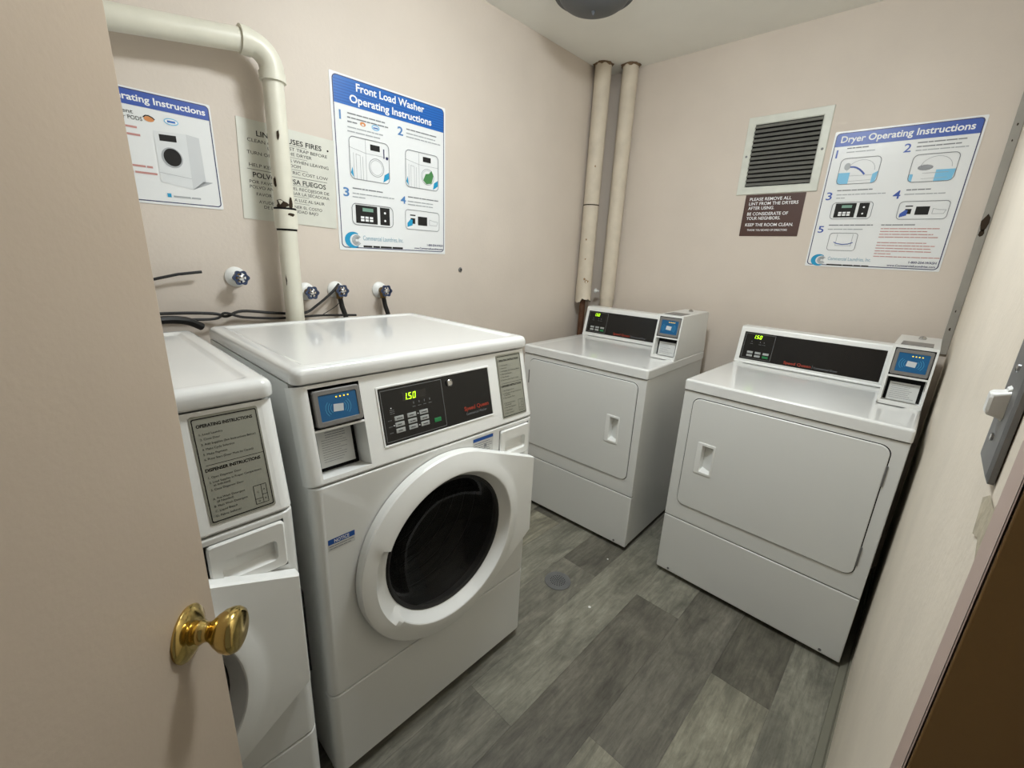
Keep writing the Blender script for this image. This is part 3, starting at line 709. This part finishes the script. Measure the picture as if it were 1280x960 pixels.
pr(o, 'numeral', NUMB, lambda b: b.text('1', .027, .433, .027, bold=.03, z=Z2), lambda b: b.text('2', .256, .430, .028, .024, bold=.02, z=Z2), lambda b: b.text('3', .026, .187, .028, .022, bold=.02, z=Z2), lambda b: b.text('4', .262, .188, .026, .024, bold=.02, z=Z2))
pr(o, 'lettering', INKG, *gk(.0065, ((.057, .455, .146), (.056, .442, .16), (.056, .429, .038), (.295, .455, .145), (.062, .215, .122), (.296, .213, .15))))
pr(o, 'lettering', PGREYD, *gk(.0062, ((.055, .412, .138), (.054, .399, .134), (.294, .441, .137), (.294, .429, .163), (.061, .198, .172), (.060, .186, .05), (.295, .197, .128), (.295, .185, .123))))
pr(o, 'pod_print', ORANGE, lambda b: b.ring(circ(.114, .433, .011, 20, .007), circ(.114, .431, .005, 20, .003), Z2))
pr(o, 'badge_print', PALEB, lambda b: b.ring(circ(.164, .432, .016, 24, .0095), circ(.164, .432, .0125, 24, .0065), Z2))
pr(o, 'badge_letters', BLUE1, lambda b: b.greek(.154, .429, .02, .006, Z3))
for bx_, green in (((.056, .248, .216, .388), False), ((.287, .252, .447, .387), True)):
    x0, y0, x1, y1 = bx_; ww, hh = x1-x0, y1-y0
    pr(o, 'water_print', CYAN, lambda b: b.poly([(x1-.028, y0+.004), (x1-.003, y0+.02), (x1-.003, y0+.042), (x1-.022, y0+.030)], Z2), lambda b: b.poly([(x0+.003, y0+.02), (x0+.014, y0+.006), (x0+.010, y0+.04)], Z2))
    def mach(b):
        for pts in ([(.40, .0), (.40, 1)], [(0, .74), (.40, .66), (1, .66)], [(.10, .02), (.10, .62)], [(.16, .02), (.16, .6), (.26, .58), (.26, .02)], [(.32, .02), (.32, .57)]): b.line([(x0+ww*a, y0+hh*c) for a, c in pts], .0013, Z2)
        b.line(circ(x0+ww*.66, y0+hh*.36, ww*.19, 24, hh*.22), .0022, Z2, True); b.line(circ(x0+ww*.66, y0+hh*.36, ww*.155, 24, hh*.18), .0012, Z2, True)
    pr(o, 'machine_outline', PGREYD, mach)
    pr(o, 'display_print', INK, lambda b: b.rect(x0+ww*.52, y0+hh*.76, x0+ww*.76, y0+hh*.90, Z2))
    if green: pr(o, 'garment_print', LEAFG, lambda b: b.poly([(x0+ww*.52, y0+hh*.25), (x0+ww*.62, y0+hh*.16), (x0+ww*.78, y0+hh*.2), (x0+ww*.84, y0+hh*.42), (x0+ww*.78, y0+hh*.56), (x0+ww*.70, y0+hh*.46), (x0+ww*.60, y0+hh*.44)], Z3))
    else: pr(o, 'scoop_print', NAVY, lambda b: b.rect(x0+ww*.85, y0+hh*.62, x0+ww*.875, y0+hh*.85, Z3), lambda b: b.poly(circ(x0+ww*.94, y0+hh*.64, ww*.035, 12), Z3))
    picframe(o, x0, y0, x1, y1)
picframe(o, .054, .091, .226, .167); keypad(o, .054, .091, .226, .167)
picframe(o, .281, .092, .451, .168, r=.014, t=.0018); cardpic(o, .281, .092, .451, .168, CYAN)
logo(o, .022, .037, .064, (.470, .0165))

# dryer poster on the back wall
w, h = .452, .543
Fb = lambda x, z, tilt=0: frame((x, -.0, z), (math.cos(tilt), 0, math.sin(tilt)), (-math.sin(tilt), 0, math.cos(tilt)))
o = board('dryer_poster', Fb(1.157, 1.346, -.008), w, h, .0018, POSTER, 'white poster headed Dryer Operating Instructions on the back wall', 'poster')
pr(o, 'border', NAVY, lambda b: b.ring(rrect(.006, .006, w-.006, h-.006, .014), rrect(.0092, .0092, w-.0092, h-.0092, .0115), Z1))
pr(o, 'header_band', BLUE2, lambda b: b.poly([(.0092, .485), (w-.0092, .485)]+[p for p in rrect(.0092, .40, w-.0092, h-.0092, .0115) if p[1] > .5], Z2))
pr(o, 'lettering', WHITEI, lambda b: b.text('Dryer Operating Instructions', .226, .500, .0235, .40, 'c', bold=.022, z=Z3))
pr(o, 'numeral', BLUE2, lambda b: b.text('1', .019, .442, .030, bold=.02, z=Z2), lambda b: b.text('2', .240, .442, .030, .022, bold=.01, z=Z2), lambda b: b.text('3', .020, .277, .030, .021, bold=.01, z=Z2), lambda b: b.text('4', .246, .273, .030, .023, bold=.01, z=Z2), lambda b: b.text('5', .019, .143, .027, .021, bold=.01, z=Z2))
pr(o, 'lettering', INKG, *gk(.0062, ((.054, .474, .078), (.277, .470, .138), (.277, .456, .133), (.055, .311, .12), (.283, .302, .072), (.055, .172, .153), (.235, .172, .105))))
pr(o, 'lettering', PGREYD, *gk(.0058, ((.055, .459, .094), (.277, .443, .147), (.056, .294, .165), (.058, .281, .03), (.281, .286, .124), (.055, .155, .127))))
pr(o, 'lettering', REDF, *gk(.005, [(.237, .158-.0109*i, ln) for i, ln in enumerate((.178, .145, .165, .187, 0, .153, .18, .17, .174, .06, .205)) if ln]))
for (x0, y0, x1, y1), second in (((.043, .336, .180, .438), False), ((.276, .330, .410, .430), True)):
    ww, hh = x1-x0, y1-y0
    if not second:
        pr(o, 'water_print', PALEB, lambda b: b.poly([(x0+.002, y0+.006), (x0+.008, y0+.002), (x0+ww*.3, y0+.002), (x0+ww*.3, y0+hh*.45), (x0+.002, y0+hh*.45)], Z2), lambda b: b.poly([(x1-ww*.14, y0+.002), (x1-.006, y0+.004), (x1-.002, y0+hh*.45), (x1-ww*.14, y0+hh*.35)], Z2))
        pr(o, 'arrow_print', BLUE2, lambda b: b.line([(x0+ww*t, y0+hh*(.66-.30*((t-.3)/.36)**2)) for t in (.28, .36, .44, .52, .60, .66)], .006, Z3))
        pr(o, 'lint_print', PGREYD, lambda b: b.poly(circ(x0+ww*.2, y0+hh*.68, ww*.08, 12, hh*.14), Z3))
    else:
        pr(o, 'water_print', PALEB, lambda b: b.poly([(x0+ww*.58, y0+.002), (x1-.006, y0+.003), (x1-.002, y0+hh*.42), (x0+ww*.58, y0+hh*.42)], Z2), lambda b: b.poly([(x0+.003, y0+.006), (x0+ww*.1, y0+.002), (x0+ww*.1, y0+hh*.3), (x0+.003, y0+hh*.3)], Z2))
        pr(o, 'garment_print', STEEL, lambda b: b.poly(circ(x0+ww*.33, y0+hh*.52, ww*.17, 14, hh*.10), Z3))
    pr(o, 'machine_outline', PGREYD, lambda b: (b.line([(x0+ww*.3, y0+hh*.32), (x0+ww*.85, y0+hh*.32)], .0014, Z3), b.line([(x0+ww*(.55+.34*math.cos(R(t))), y0+hh*(.5+.4*math.sin(R(t)))) for t in range(0, 181, 15)], .0014, Z3), b.line([(x0+ww*.3, y0+hh*.12), (x0+ww*.85, y0+hh*.14)], .0012, Z3)))
    picframe(o, x0, y0, x1, y1, INKG, .018, .0022)
picframe(o, .050, .198, .192, .266, r=.014, t=.002); keypad(o, .050, .198, .192, .266)
picframe(o, .274, .194, .424, .262, r=.014, t=.002); cardpic(o, .274, .194, .424, .262, BLUE2)
picframe(o, .067, .069, .168, .142, r=.012, t=.0018)
pr(o, 'door_outline', PGREYD, lambda b: b.line([(.095, .137), (.095, .09), (.15, .09), (.15, .137)], .0016, Z2))
pr(o, 'curve_print', BLUE2, lambda b: b.line([(.088, .104), (.10, .098), (.12, .095), (.14, .097), (.155, .103)], .003, Z3))
logo(o, .020, .027, .055, (.437, .0135))

# partly hidden instruction poster next to the door
w, h = .46, .278
o = board('detergent_poster', Fl(-2.466, 1.4205, .004), w, h, .0018, POSTER, 'smaller white poster with a washer picture, partly hidden by the open door', 'poster')
pr(o, 'border', NAVY, lambda b: b.ring(rrect(.004, .006, w-.004, h-.004, .010), rrect(.0065, .0085, w-.0065, h-.0065, .008), Z1))
pr(o, 'header_band', BLUE2, lambda b: b.poly([(.0065, h-.041), (w-.0065, h-.041)]+[p for p in rrect(.0065, .1, w-.0065, h-.0065, .008) if p[1] > .2], Z2))
pr(o, 'lettering', WHITEI, lambda b: b.text('Operating Instructions', w-.014, h-.030, .0155, .225, 'r', bold=.022, z=Z3))
pr(o, 'lettering', INK, lambda b: b.text('detergent', .283, .217, .0095, .07, 'r', z=Z2), lambda b: b.text('or PODS', .300, .203, .0095, .045, 'r', z=Z2))
pr(o, 'lettering', REDF, *gk(.008, ((.20, .183, .09), (.20, .165, .09), (.20, .09, .105), (.20, .074, .115))))
pr(o, 'pod_print', ORANGE, lambda b: b.poly(circ(.3145, .211, .011, 20, .0065), Z2))
pr(o, 'pod_swirl', INK, lambda b: b.line([(.303, .214), (.308, .2185), (.3145, .219), (.322, .216), (.326, .212)], .0025, Z3))
pr(o, 'badge_print', PALEB, lambda b: b.poly(circ(.3625, .2145, .0165, 24, .0085), Z2))
pr(o, 'badge_field', WHITEI, lambda b: b.poly(circ(.3625, .2145, .0140, 24, .0062), Z3))
pr(o, 'badge_letters', BLUE1, lambda b: b.greek(.3535, .2118, .018, .008, Z4))
mx = .318
pr(o, 'picture_shadow', PGREYD, lambda b: b.poly([(mx+.072, .047), (mx+.112, .066), (mx+.124, .072), (mx+.10, .072)], Z2))
pr(o, 'washer_front_print', mat('print_off_white', (222, 225, 226), .4), lambda b: b.poly([(mx, .059), (mx+.072, .047), (mx+.074, .190), (mx+.001, .185)], Z2))
pr(o, 'washer_side_print', PGREY, lambda b: b.poly([(mx+.072, .047), (mx+.106, .068), (mx+.104, .186), (mx+.074, .190)], Z2))
pr(o, 'panel_print', INK, lambda b: b.poly([(mx+.012, .163), (mx+.050, .165), (mx+.050, .181), (mx+.012, .179)], Z3))
pr(o, 'seam_print', PGREYD, lambda b: b.line([(mx, .083), (mx+.072, .076)], .001, Z3))
pr(o, 'ring_print', PGREYD, lambda b: b.poly(circ(mx+.034, .124, .0240, 28, .0258), Z3))
pr(o, 'glass_print', INK, lambda b: b.poly(circ(mx+.035, .125, .0200, 28, .0222), Z4))
pr(o, 'logo_mark', CYAN, lambda b: b.rect(.327, .021, .336, .031, Z2))
pr(o, 'lettering', PGREYD, lambda b: b.greek(.341, .022, .07, .007, Z2))

# lint notice
w, h = .2975, .286
o = board('lint_notice', Fl(-1.9535, 1.4035, -.034), w, h, .0025, SIGNW, 'aged white notice board about lint and fires, behind the left pipe', 'sign', .001)
def lint(b):
    c = w*.50
    b.text('LINT CAUSES FIRES', c+.004, .244, .0145, .200, 'c', bold=.015, z=.0029)
    b.text('CLEAN OUT DUST TRAP BEFORE', c, .225, .0095, .245, 'c', z=.0029); b.text('USING THE DRYER', c+.002, .210, .0095, .136, 'c', z=.0029)
    b.text('TURN OFF LIGHTS WHEN LEAVING', c, .190, .0095, .252, 'c', z=.0029); b.text('ROOM', c+.010, .175, .0095, .044, 'c', z=.0029)
    b.text('HELP KEEP ELECTRIC COST LOW', c, .155, .0095, .245, 'c', z=.0029)
    b.text('POLVO CAUSA FUEGOS', c, .125, .0145, .228, 'c', bold=.015, z=.0029)
    b.text('POR FAVOR LIMPIE EL RECOJESOR DE', c, .107, .0092, .25, 'c', z=.0029); b.text('POLVO ANTES DE USAR LA SECADORA', c, .092, .0092, .25, 'c', z=.0029)
    b.text('FAVOR APAGUE LA LUZ AL SALIR', c, .072, .0092, .215, 'c', z=.0029)
    b.text('AYUDE A MANTENER EL COSTO', c-.002, .050, .0092, .200, 'c', z=.0029); b.text('DE LA ELECTRICIDAD BAJO', c-.002, .036, .0092, .172, 'c', z=.0029)
    b.rect(.02, .1465, .268, .1477, .0029)
    for y in (.239, .204, .169, .121, .087, .066): b.rect(c-.004, y, c+.055, y+.0009, .0029)
    b.poly(circ(.274, .249, .0032, 10), .0029)
pr(o, 'lettering', INK, lint)

# brown sign under the vent
w, h = .250, .1865
o = board('brown_sign', Fb(.851, 1.473), w, h, .002, BROWNS, 'small dark brown sign about dryer lint, under the wall vent', 'sign', .001)
def bs(b):
    for i, (tx, ln, y, hh) in enumerate((('PLEASE REMOVE ALL', .176, .160, .0135), ('LINT FROM THE DRYERS', .207, .140, .0135), ('AFTER USING.', .112, .120, .0135), ('BE CONSIDERATE OF', .174, .0945, .0135), ('YOUR NEIGHBORS.', .146, .0745, .0135), ('KEEP THE ROOM CLEAN.', .205, .045, .0135), ('THANK YOU BOARD OF DIRECTORS', .172, .0235, .0085))):
        b.text(tx, .020+(.012 if i == 6 else 0), y, hh, ln, bold=.012, z=.0024)
pr(o, 'lettering', WHITEI, bs)

# vent
vt = tag(empty('wall_vent', (0, 0, 0)), 'square white framed louvre vent on the back wall', 'vent')
FV = frame((.805, 0, 1.662), (1, 0, 0), (0, 0, 1)); a = .334
b = MB(FV); sq = lambda i: [(i, i), (a-i, i), (a-i, a-i), (i, a-i)]
b.loft([lift(sq(0), .0005), lift(sq(0), .004), lift(sq(.002), .006), lift(sq(.030), .007), lift(sq(.034), .004), lift(sq(.034), .0006)]); b.build('frame', VENTF, vt, angle=25)
MB(FV).rect(.033, .033, a-.033, a-.033, .0008).build('backing', GAP, vt, smooth=False)
for i in range(14):
    y0 = .036+i*.01895; b = MB(FV); b.loft([[(.034, y0+.0005, .011), (.034, y0+.013, .002), (.034, y0+.0145, .0025), (.034, y0+.002, .012)], [(a-.034, y0+.0005, .011), (a-.034, y0+.013, .002), (a-.034, y0+.0145, .0025), (a-.034, y0+.002, .012)]], (True, True)); b.build('slat', SLAT, vt)
for sx in (.016, a-.014):
    b = MB(FV); b.lathe([(.005, .006), (.005, .0075), (.003, .0085), (0, .0086)], 12, (sx, .168, 0)); b.build('screw', STEEL, vt)

# ------------------------------------------------------------------ pipes
dp = tag(empty('drain_pipe', (.08, -1.857, 0)), 'white plastic pipe with an elbow on the left wall above the washers', 'pipe')
def el(r, z0=1.81):   # elbow path, local
    return [(0, -.055*(1-math.cos(R(t))), z0+.055*math.sin(R(t))) for t in range(0, 91, 10)]
b = MB(); b.tube([(0, .0, .0), (0, 0, 1.80)], .0285, 24); b.build('vertical_pipe', PVC, dp)
b = MB(); pe = el(0)+[(0, -.075, 1.8655)]; b.tube([(0, 0, 1.785)]+pe, .0325, 24); b.build('elbow', PVC, dp, angle=60)
for p, q in (((0, 0, 1.783), (0, 0, 1.805)), ((0, -.052, 1.865), (0, -.078, 1.8648))):
    b = MB(); b.tube([p, q], .0355, 24); b.build('collar', PVC, dp)
b = MB(); b.tube([(0, -.06, 1.866), (0, -1.05, 1.712)], .0285, 24); b.build('horizontal_pipe', PVC, dp)
b = MB(); b.tube([(0, 0, 1.378), (0, 0, 1.434)], .0335, 24); b.build('coupling', PVC, dp)
b = MB(); b.tube([(0, 0, 1.4345), (0, 0, 1.4400)], .0318, 24); b.tube([(0, 0, 1.372), (0, 0, 1.3775)], .0295, 24); b.build('joint_tar', GAP, dp)
def patch(parent, cx, cy, rad, zc, a0, sw, sh, m, name):
    b = MB(); pts = []
    for i in range(11):
        t = 2*math.pi*i/11; k_ = random.uniform(.55, 1.1); aa = a0+sw*k_*math.cos(t); pts.append((cx+rad*math.cos(aa), cy+rad*math.sin(aa), zc+sh*k_*math.sin(t)))
    b.add(pts, [tuple(range(11))]); b.build(name, m, parent, smooth=False)
for zc, a0, sw, sh in ((1.447, -.6, .75, .016), (1.452, .3, .35, .022), (1.42, .15, .35, .007), (1.64, -.35, .18, .014), (1.22, -.9, .08, .02), (1.51, -1.15, .22, .018)): patch(dp, 0, 0, .0345 if 1.37 < zc < 1.435 else .0295, zc, a0, sw, sh, DIRT, 'black_scuff')

ip = tag(empty('insulated_pipe', (.058, -.145, 0)), 'beige wrapped pipe nearest the left wall, torn at its lower end above rust', 'pipe', None)
b = MB(); b.tube([(0, 0, 0), (0, 0, 1.12)], .018, 16); b.build('bare_pipe', RUST, ip)
b = MB(); b.tube([(0, 0, 1.632), (0, 0, H-.004)], .0445, 28); b.build('upper_wrap', PIPEW, ip)
n = 30; loops = []
for z, rr in ((1.628, .0445), (1.45, .0445), (1.26, .045), (1.17, .047)): loops.append([(rr*math.cos(2*math.pi*i/n), rr*math.sin(2*math.pi*i/n), z) for i in range(n)])
last = []
for i in range(n):
    t = 2*math.pi*i/n; fl = max(0, math.cos(t+.75)); rr = .046+.020*fl**3+random.uniform(-.002, .002); last.append((rr*math.cos(t), rr*math.sin(t), 1.078+random.uniform(-.012, .012)+.028*fl**4-.012*max(0, math.cos(t+1.5))**6))
loops.append(last); b = MB(); b.loft(loops); b.build('torn_wrap', PIPEW, ip, angle=60)
b = MB(); b.tube([(0, 0, 1.627), (0, 0, 1.633)], .0452, 28); b.build('joint_gap', DIRT, ip)
def ragged(parent, r0, z):
    b = MB(); n = 26; A = []; B = []
    for i in range(n):
        t = 2*math.pi*i/n; A.append((r0*math.cos(t), r0*math.sin(t), z-.004-random.uniform(0, .012))); rr = r0+random.uniform(.002, .013); B.append((rr*math.cos(t), rr*math.sin(t), z-.001))
    b.loft([A, B]); b.build('ceiling_hole_edge', mat('crumbling_brown_edge', (122, 100, 76), .9, noise=(80, .4)), parent)
ragged(ip, .046, H)
for zc, a0, sw, sh in ((1.20, -.7, .3, .012), (1.215, -1.0, .16, .008), (1.44, -1.2, .12, .008), (1.83, -.9, .1, .008), (1.33, -1.1, .10, .006)): patch(ip, 0, 0, .0465, zc, a0, sw, sh, mat('tan_stain', (150, 120, 82), .8), 'stain')

rp = tag(empty('riser_pipe', (.167, -.049, 0)), 'beige painted straight pipe nearer the vent, running into the ceiling', 'pipe')
b = MB(); b.tube([(0, 0, 0), (0, 0, 1.105)], .039, 28); b.build('lower_section', PIPEW, rp)
b = MB(); b.tube([(0, 0, 1.100), (0, 0, H-.004)], .0425, 28); b.build('upper_section', PIPEW, rp)
ragged(rp, .044, H)
b = MB(); b.lathe([(0, 0), (.010, 0), (.014, .006), (.014, .012), (.006, .018), (.006, .03)], 14, (-.075, -.03, 1.145), (1, .35, 0)); b.build('stub_cap', PLASTIC, rp)

# ------------------------------------------------------------------ taps, hoses, cables on the left wall
def tap(y, z, label, hose, reach=.058):
    o = tag(empty('wall_tap', (0, y, z)), label, 'tap', 'water taps on the left wall')
    b = MB(); b.lathe([(.0, .0005), (.031, .0005), (.030, .006), (.021, .013), (.012, .018)], 24, (0, 0, 0), (1, 0, 0)); b.build('wall_plate', PLASTIC, o)
    b = MB(); b.lathe([(.010, .008), (.012, .02), (.013, .03), (.009, .036), (.006, .040), (.005, reach)], 16, (0, 0, 0), (1, 0, 0)); b.build('valve_body', BRASSD, o)
    b = MB(); n = 48; ol = []; il = []
    for i in range(n):
        t = 2*math.pi*i/n; ol.append((0.0215+.0022*math.cos(6*t), t)); il.append((.0150, t))
    P = lambda l, x: [(x, r*math.cos(t), r*math.sin(t)) for r, t in l]
    b.loft([P(ol, reach-.004), P(ol, reach+.004), P(il, reach+.004), P(il, reach-.004), P(ol, reach-.004)])
    h_ = b.build('handwheel', VALVEB, o)
    for i in range(6):
        t = 2*math.pi*(i+.5)/6; q = MB(); q.tube([(reach, .005*math.cos(t), .005*math.sin(t)), (reach, .016*math.cos(t), .016*math.sin(t))], .0028, 8); q.build('spoke', VALVEB, h_)
    q = MB(); q.lathe([(.008, -.004), (.008, .005), (.004, .007), (0, .007)], 14, (reach, 0, 0), (1, 0, 0)); q.build('hub', CHROME, h_)
    if hose:
        q = MB(); q.tube([(.026, 0, -.004), (.030, .002, -.03)], [.011, .012], 14); q.build('hose_coupling', BRASSD, o)
        q = MB(); q.tube([(.029, .002, -.026), (.034, .006, -.06), (.040, .016, -.10), (.044, .03, -.16), (.044, .04, -.5)], .009, 12); q.build('supply_hose', RUBBER, o)
    return o
tap(-1.998, 1.225, 'wall tap left of the white plastic pipe, under the partly hidden poster', False)
tap(-1.785, 1.174, 'hoseless wall tap just right of the white plastic pipe', False)
tap(-1.676, 1.178, 'blue wheel wall tap with black cords looped round it, hose below', True)
tap(-1.497, 1.174, 'rightmost wall tap above the washer, with a hose below', True)

b = MB(); b.tube([(.03, -2.32, 1.190), (.03, -2.2, 1.222), (.03, -2.15, 1.234), (.03, -2.092, 1.241)], .004, 8)
tag(b.build('cable_end', RUBBER), 'short black cable end poking out beside the open door, near the leftmost tap', 'cable')
def arc(pts, r, name, label, cat):
    P = [V(p) for p in pts]; out = []
    for i in range(len(P)-1):
        p0 = P[max(i-1, 0)]; p1 = P[i]; p2 = P[i+1]; p3 = P[min(i+2, len(P)-1)]
        for k_ in range(6):
            t = k_/6; out.append(.5*((2*p1)+(-p0+p2)*t+(2*p0-5*p1+4*p2-p3)*t*t+(-p0+3*p1-3*p2+p3)*t**3))
    out.append(P[-1]); b = MB(); b.tube(out, r, 8); return tag(b.build(name, RUBBER), label, cat)
arc([(.030, -2.45, 1.122), (.030, -2.2, 1.124), (.030, -2.08, 1.117), (.030, -2.045, 1.106), (.030, -2.0, 1.120), (.030, -1.9, 1.108), (.030, -1.81, 1.102), (.030, -1.76, 1.128), (.030, -1.705, 1.170), (.022, -1.672, 1.200)], .0045, 'power_cord', 'black cord running along the wall behind the washers up to the blue tap', 'cord')
arc([(.041, -2.45, 1.104), (.041, -2.2, 1.106), (.041, -2.08, 1.102), (.041, -2.05, 1.118), (.041, -2.0, 1.102), (.041, -1.9, 1.092), (.041, -1.84, 1.092), (.041, -1.74, 1.092), (.041, -1.62, 1.085)], .004, 'power_cord', 'lower black cord twisted along the wall behind the washers', 'cord')
arc([(.085, -2.35, 1.085), (.10, -2.28, 1.100), (.10, -2.22, 1.115), (.085, -2.16, 1.108), (.07, -2.12, 1.085)], .011, 'drain_hose', 'thick black hose loop behind the mostly hidden washer', 'hose')
arc([(.034, -1.668, 1.150), (.036, -1.69, 1.125), (.038, -1.72, 1.108), (.038, -1.745, 1.095)], .0014, 'cable_tie', 'thin black tie hanging from the blue tap', 'cable tie')

b = MB(); b.lathe([(.0, 0), (.010, 0), (.011, .002), (.008, .005), (0, .006)], 16, (.0005, -1.077, 1.256), (1, 0, 0)); so = empty('wall_plug', (0, -1.077, 1.256)); tag(so, 'small grey round plug in the left wall beside the washer poster', 'plug')
b.M = Matrix.Identity(4); b.v = [p-V((0, -1.077, 1.256)) for p in b.v]; b.build('plug_face', BEZEL, so)
q = MB(); q.lathe([(.0, .0062), (.004, .0062), (.004, .0075), (0, .0078)], 10, (.0005, 0, 0), (1, 0, 0)); q.build('screw', GAP, so)

# ------------------------------------------------------------------ light switch on the right wall
sy, sz = -1.885, 1.228
xw = WR(sy)
sw = tag(empty('light_switch', (xw, sy, sz), R(-.6)), 'light switch on the right wall, grey metal plate and white toggle', 'switch')
FS = frame((0, 0, 0), (0, -1, 0), (0, 0, 1))
b = MB(FS); b.loft([lift(rrect(-.040, -.060, .040, .060, .003), .001), lift(rrect(-.040, -.060, .040, .060, .003), .0045), lift(rrect(-.036, -.056, .036, .056, .003), .0065)], (True, True)); b.build('plate', STEEL, sw)
b = MB(FS); b.loft([lift(rrect(-.008, -.016, .008, .016, .002), .005), lift(rrect(-.007, -.013, .007, .013, .002), .0085)], (True, True)); b.build('collar', PLASTIC, sw)
b = MB(FS); b.loft([lift(rrect(-.011, -.013, .011, .012, .003), .006), [(x, y, .010) for x, y in rrect(-.010, -.012, .010, .010, .003)], [(x, y, .0155) for x, y in rrect(-.0105, -.011, .0105, .009, .005)], [(x, y, .0175) for x, y in rrect(-.0085, -.009, .0085, .007, .004)]], (True, True)); b.build('toggle', PLASTIC, sw, angle=40)
for zz in (-.030, .030):
    q = MB(FS); q.lathe([(.0035, .006), (.0035, .008), (0, .0088)], 10, (0, zz, 0)); q.build('screw', CHROME, sw)
# broken plaster under the switch
q = MB(frame((WR(-1.94)-.0005, -1.94, 1.15), (0, -1, 0), (0, 0, 1)))
q.poly([(-.035, .0), (-.02, -.028), (.005, -.02), (.03, -.034), (.045, .0), (.05, .05), (.02, .012), (-.01, .012)], .0008)
pp = q.build('plaster_scar', PLASTER, bpy.data.objects['wall_right'], smooth=False)

# ------------------------------------------------------------------ floor drain and crumbs
fd = tag(empty('floor_drain', (.727, -1.122, 0)), 'round grey floor drain with a perforated grate in front of the washer', 'drain')
b = MB(); b.lathe([(.056, .0005), (.055, .003), (.046, .0035), (.034, .002), (.0, .002)], 40, caps=(False, True)); b.build('rim', STEEL, fd)
for r_, n in ((.006, 4), (.014, 9), (.022, 14), (.030, 19)):
    for i in range(n):
        t = 2*math.pi*(i+.3*r_*100)/n; MB().poly([(r_*math.cos(t)+.0024*math.cos(q), r_*math.sin(t)+.0024*math.sin(q)) for q in (2*math.pi*j/6 for j in range(6))], .0026).build('grate_hole', GAP, fd, smooth=False)
for (x, y, s_, lb) in ((.905, -1.145, .006, 'tiny white scrap on the floor in front of the drain'), (.80, -.84, .004, 'tiny white crumb on the floor before the corner dryer')):
    b = MB(); b.lathe([(0, 0), (s_*.9, .0002), (s_, .001), (s_*.5, .0022), (0, .0025)], 7, (x, y, 0)); tag(b.build('paper_scrap', FLECK), lb, 'scrap')
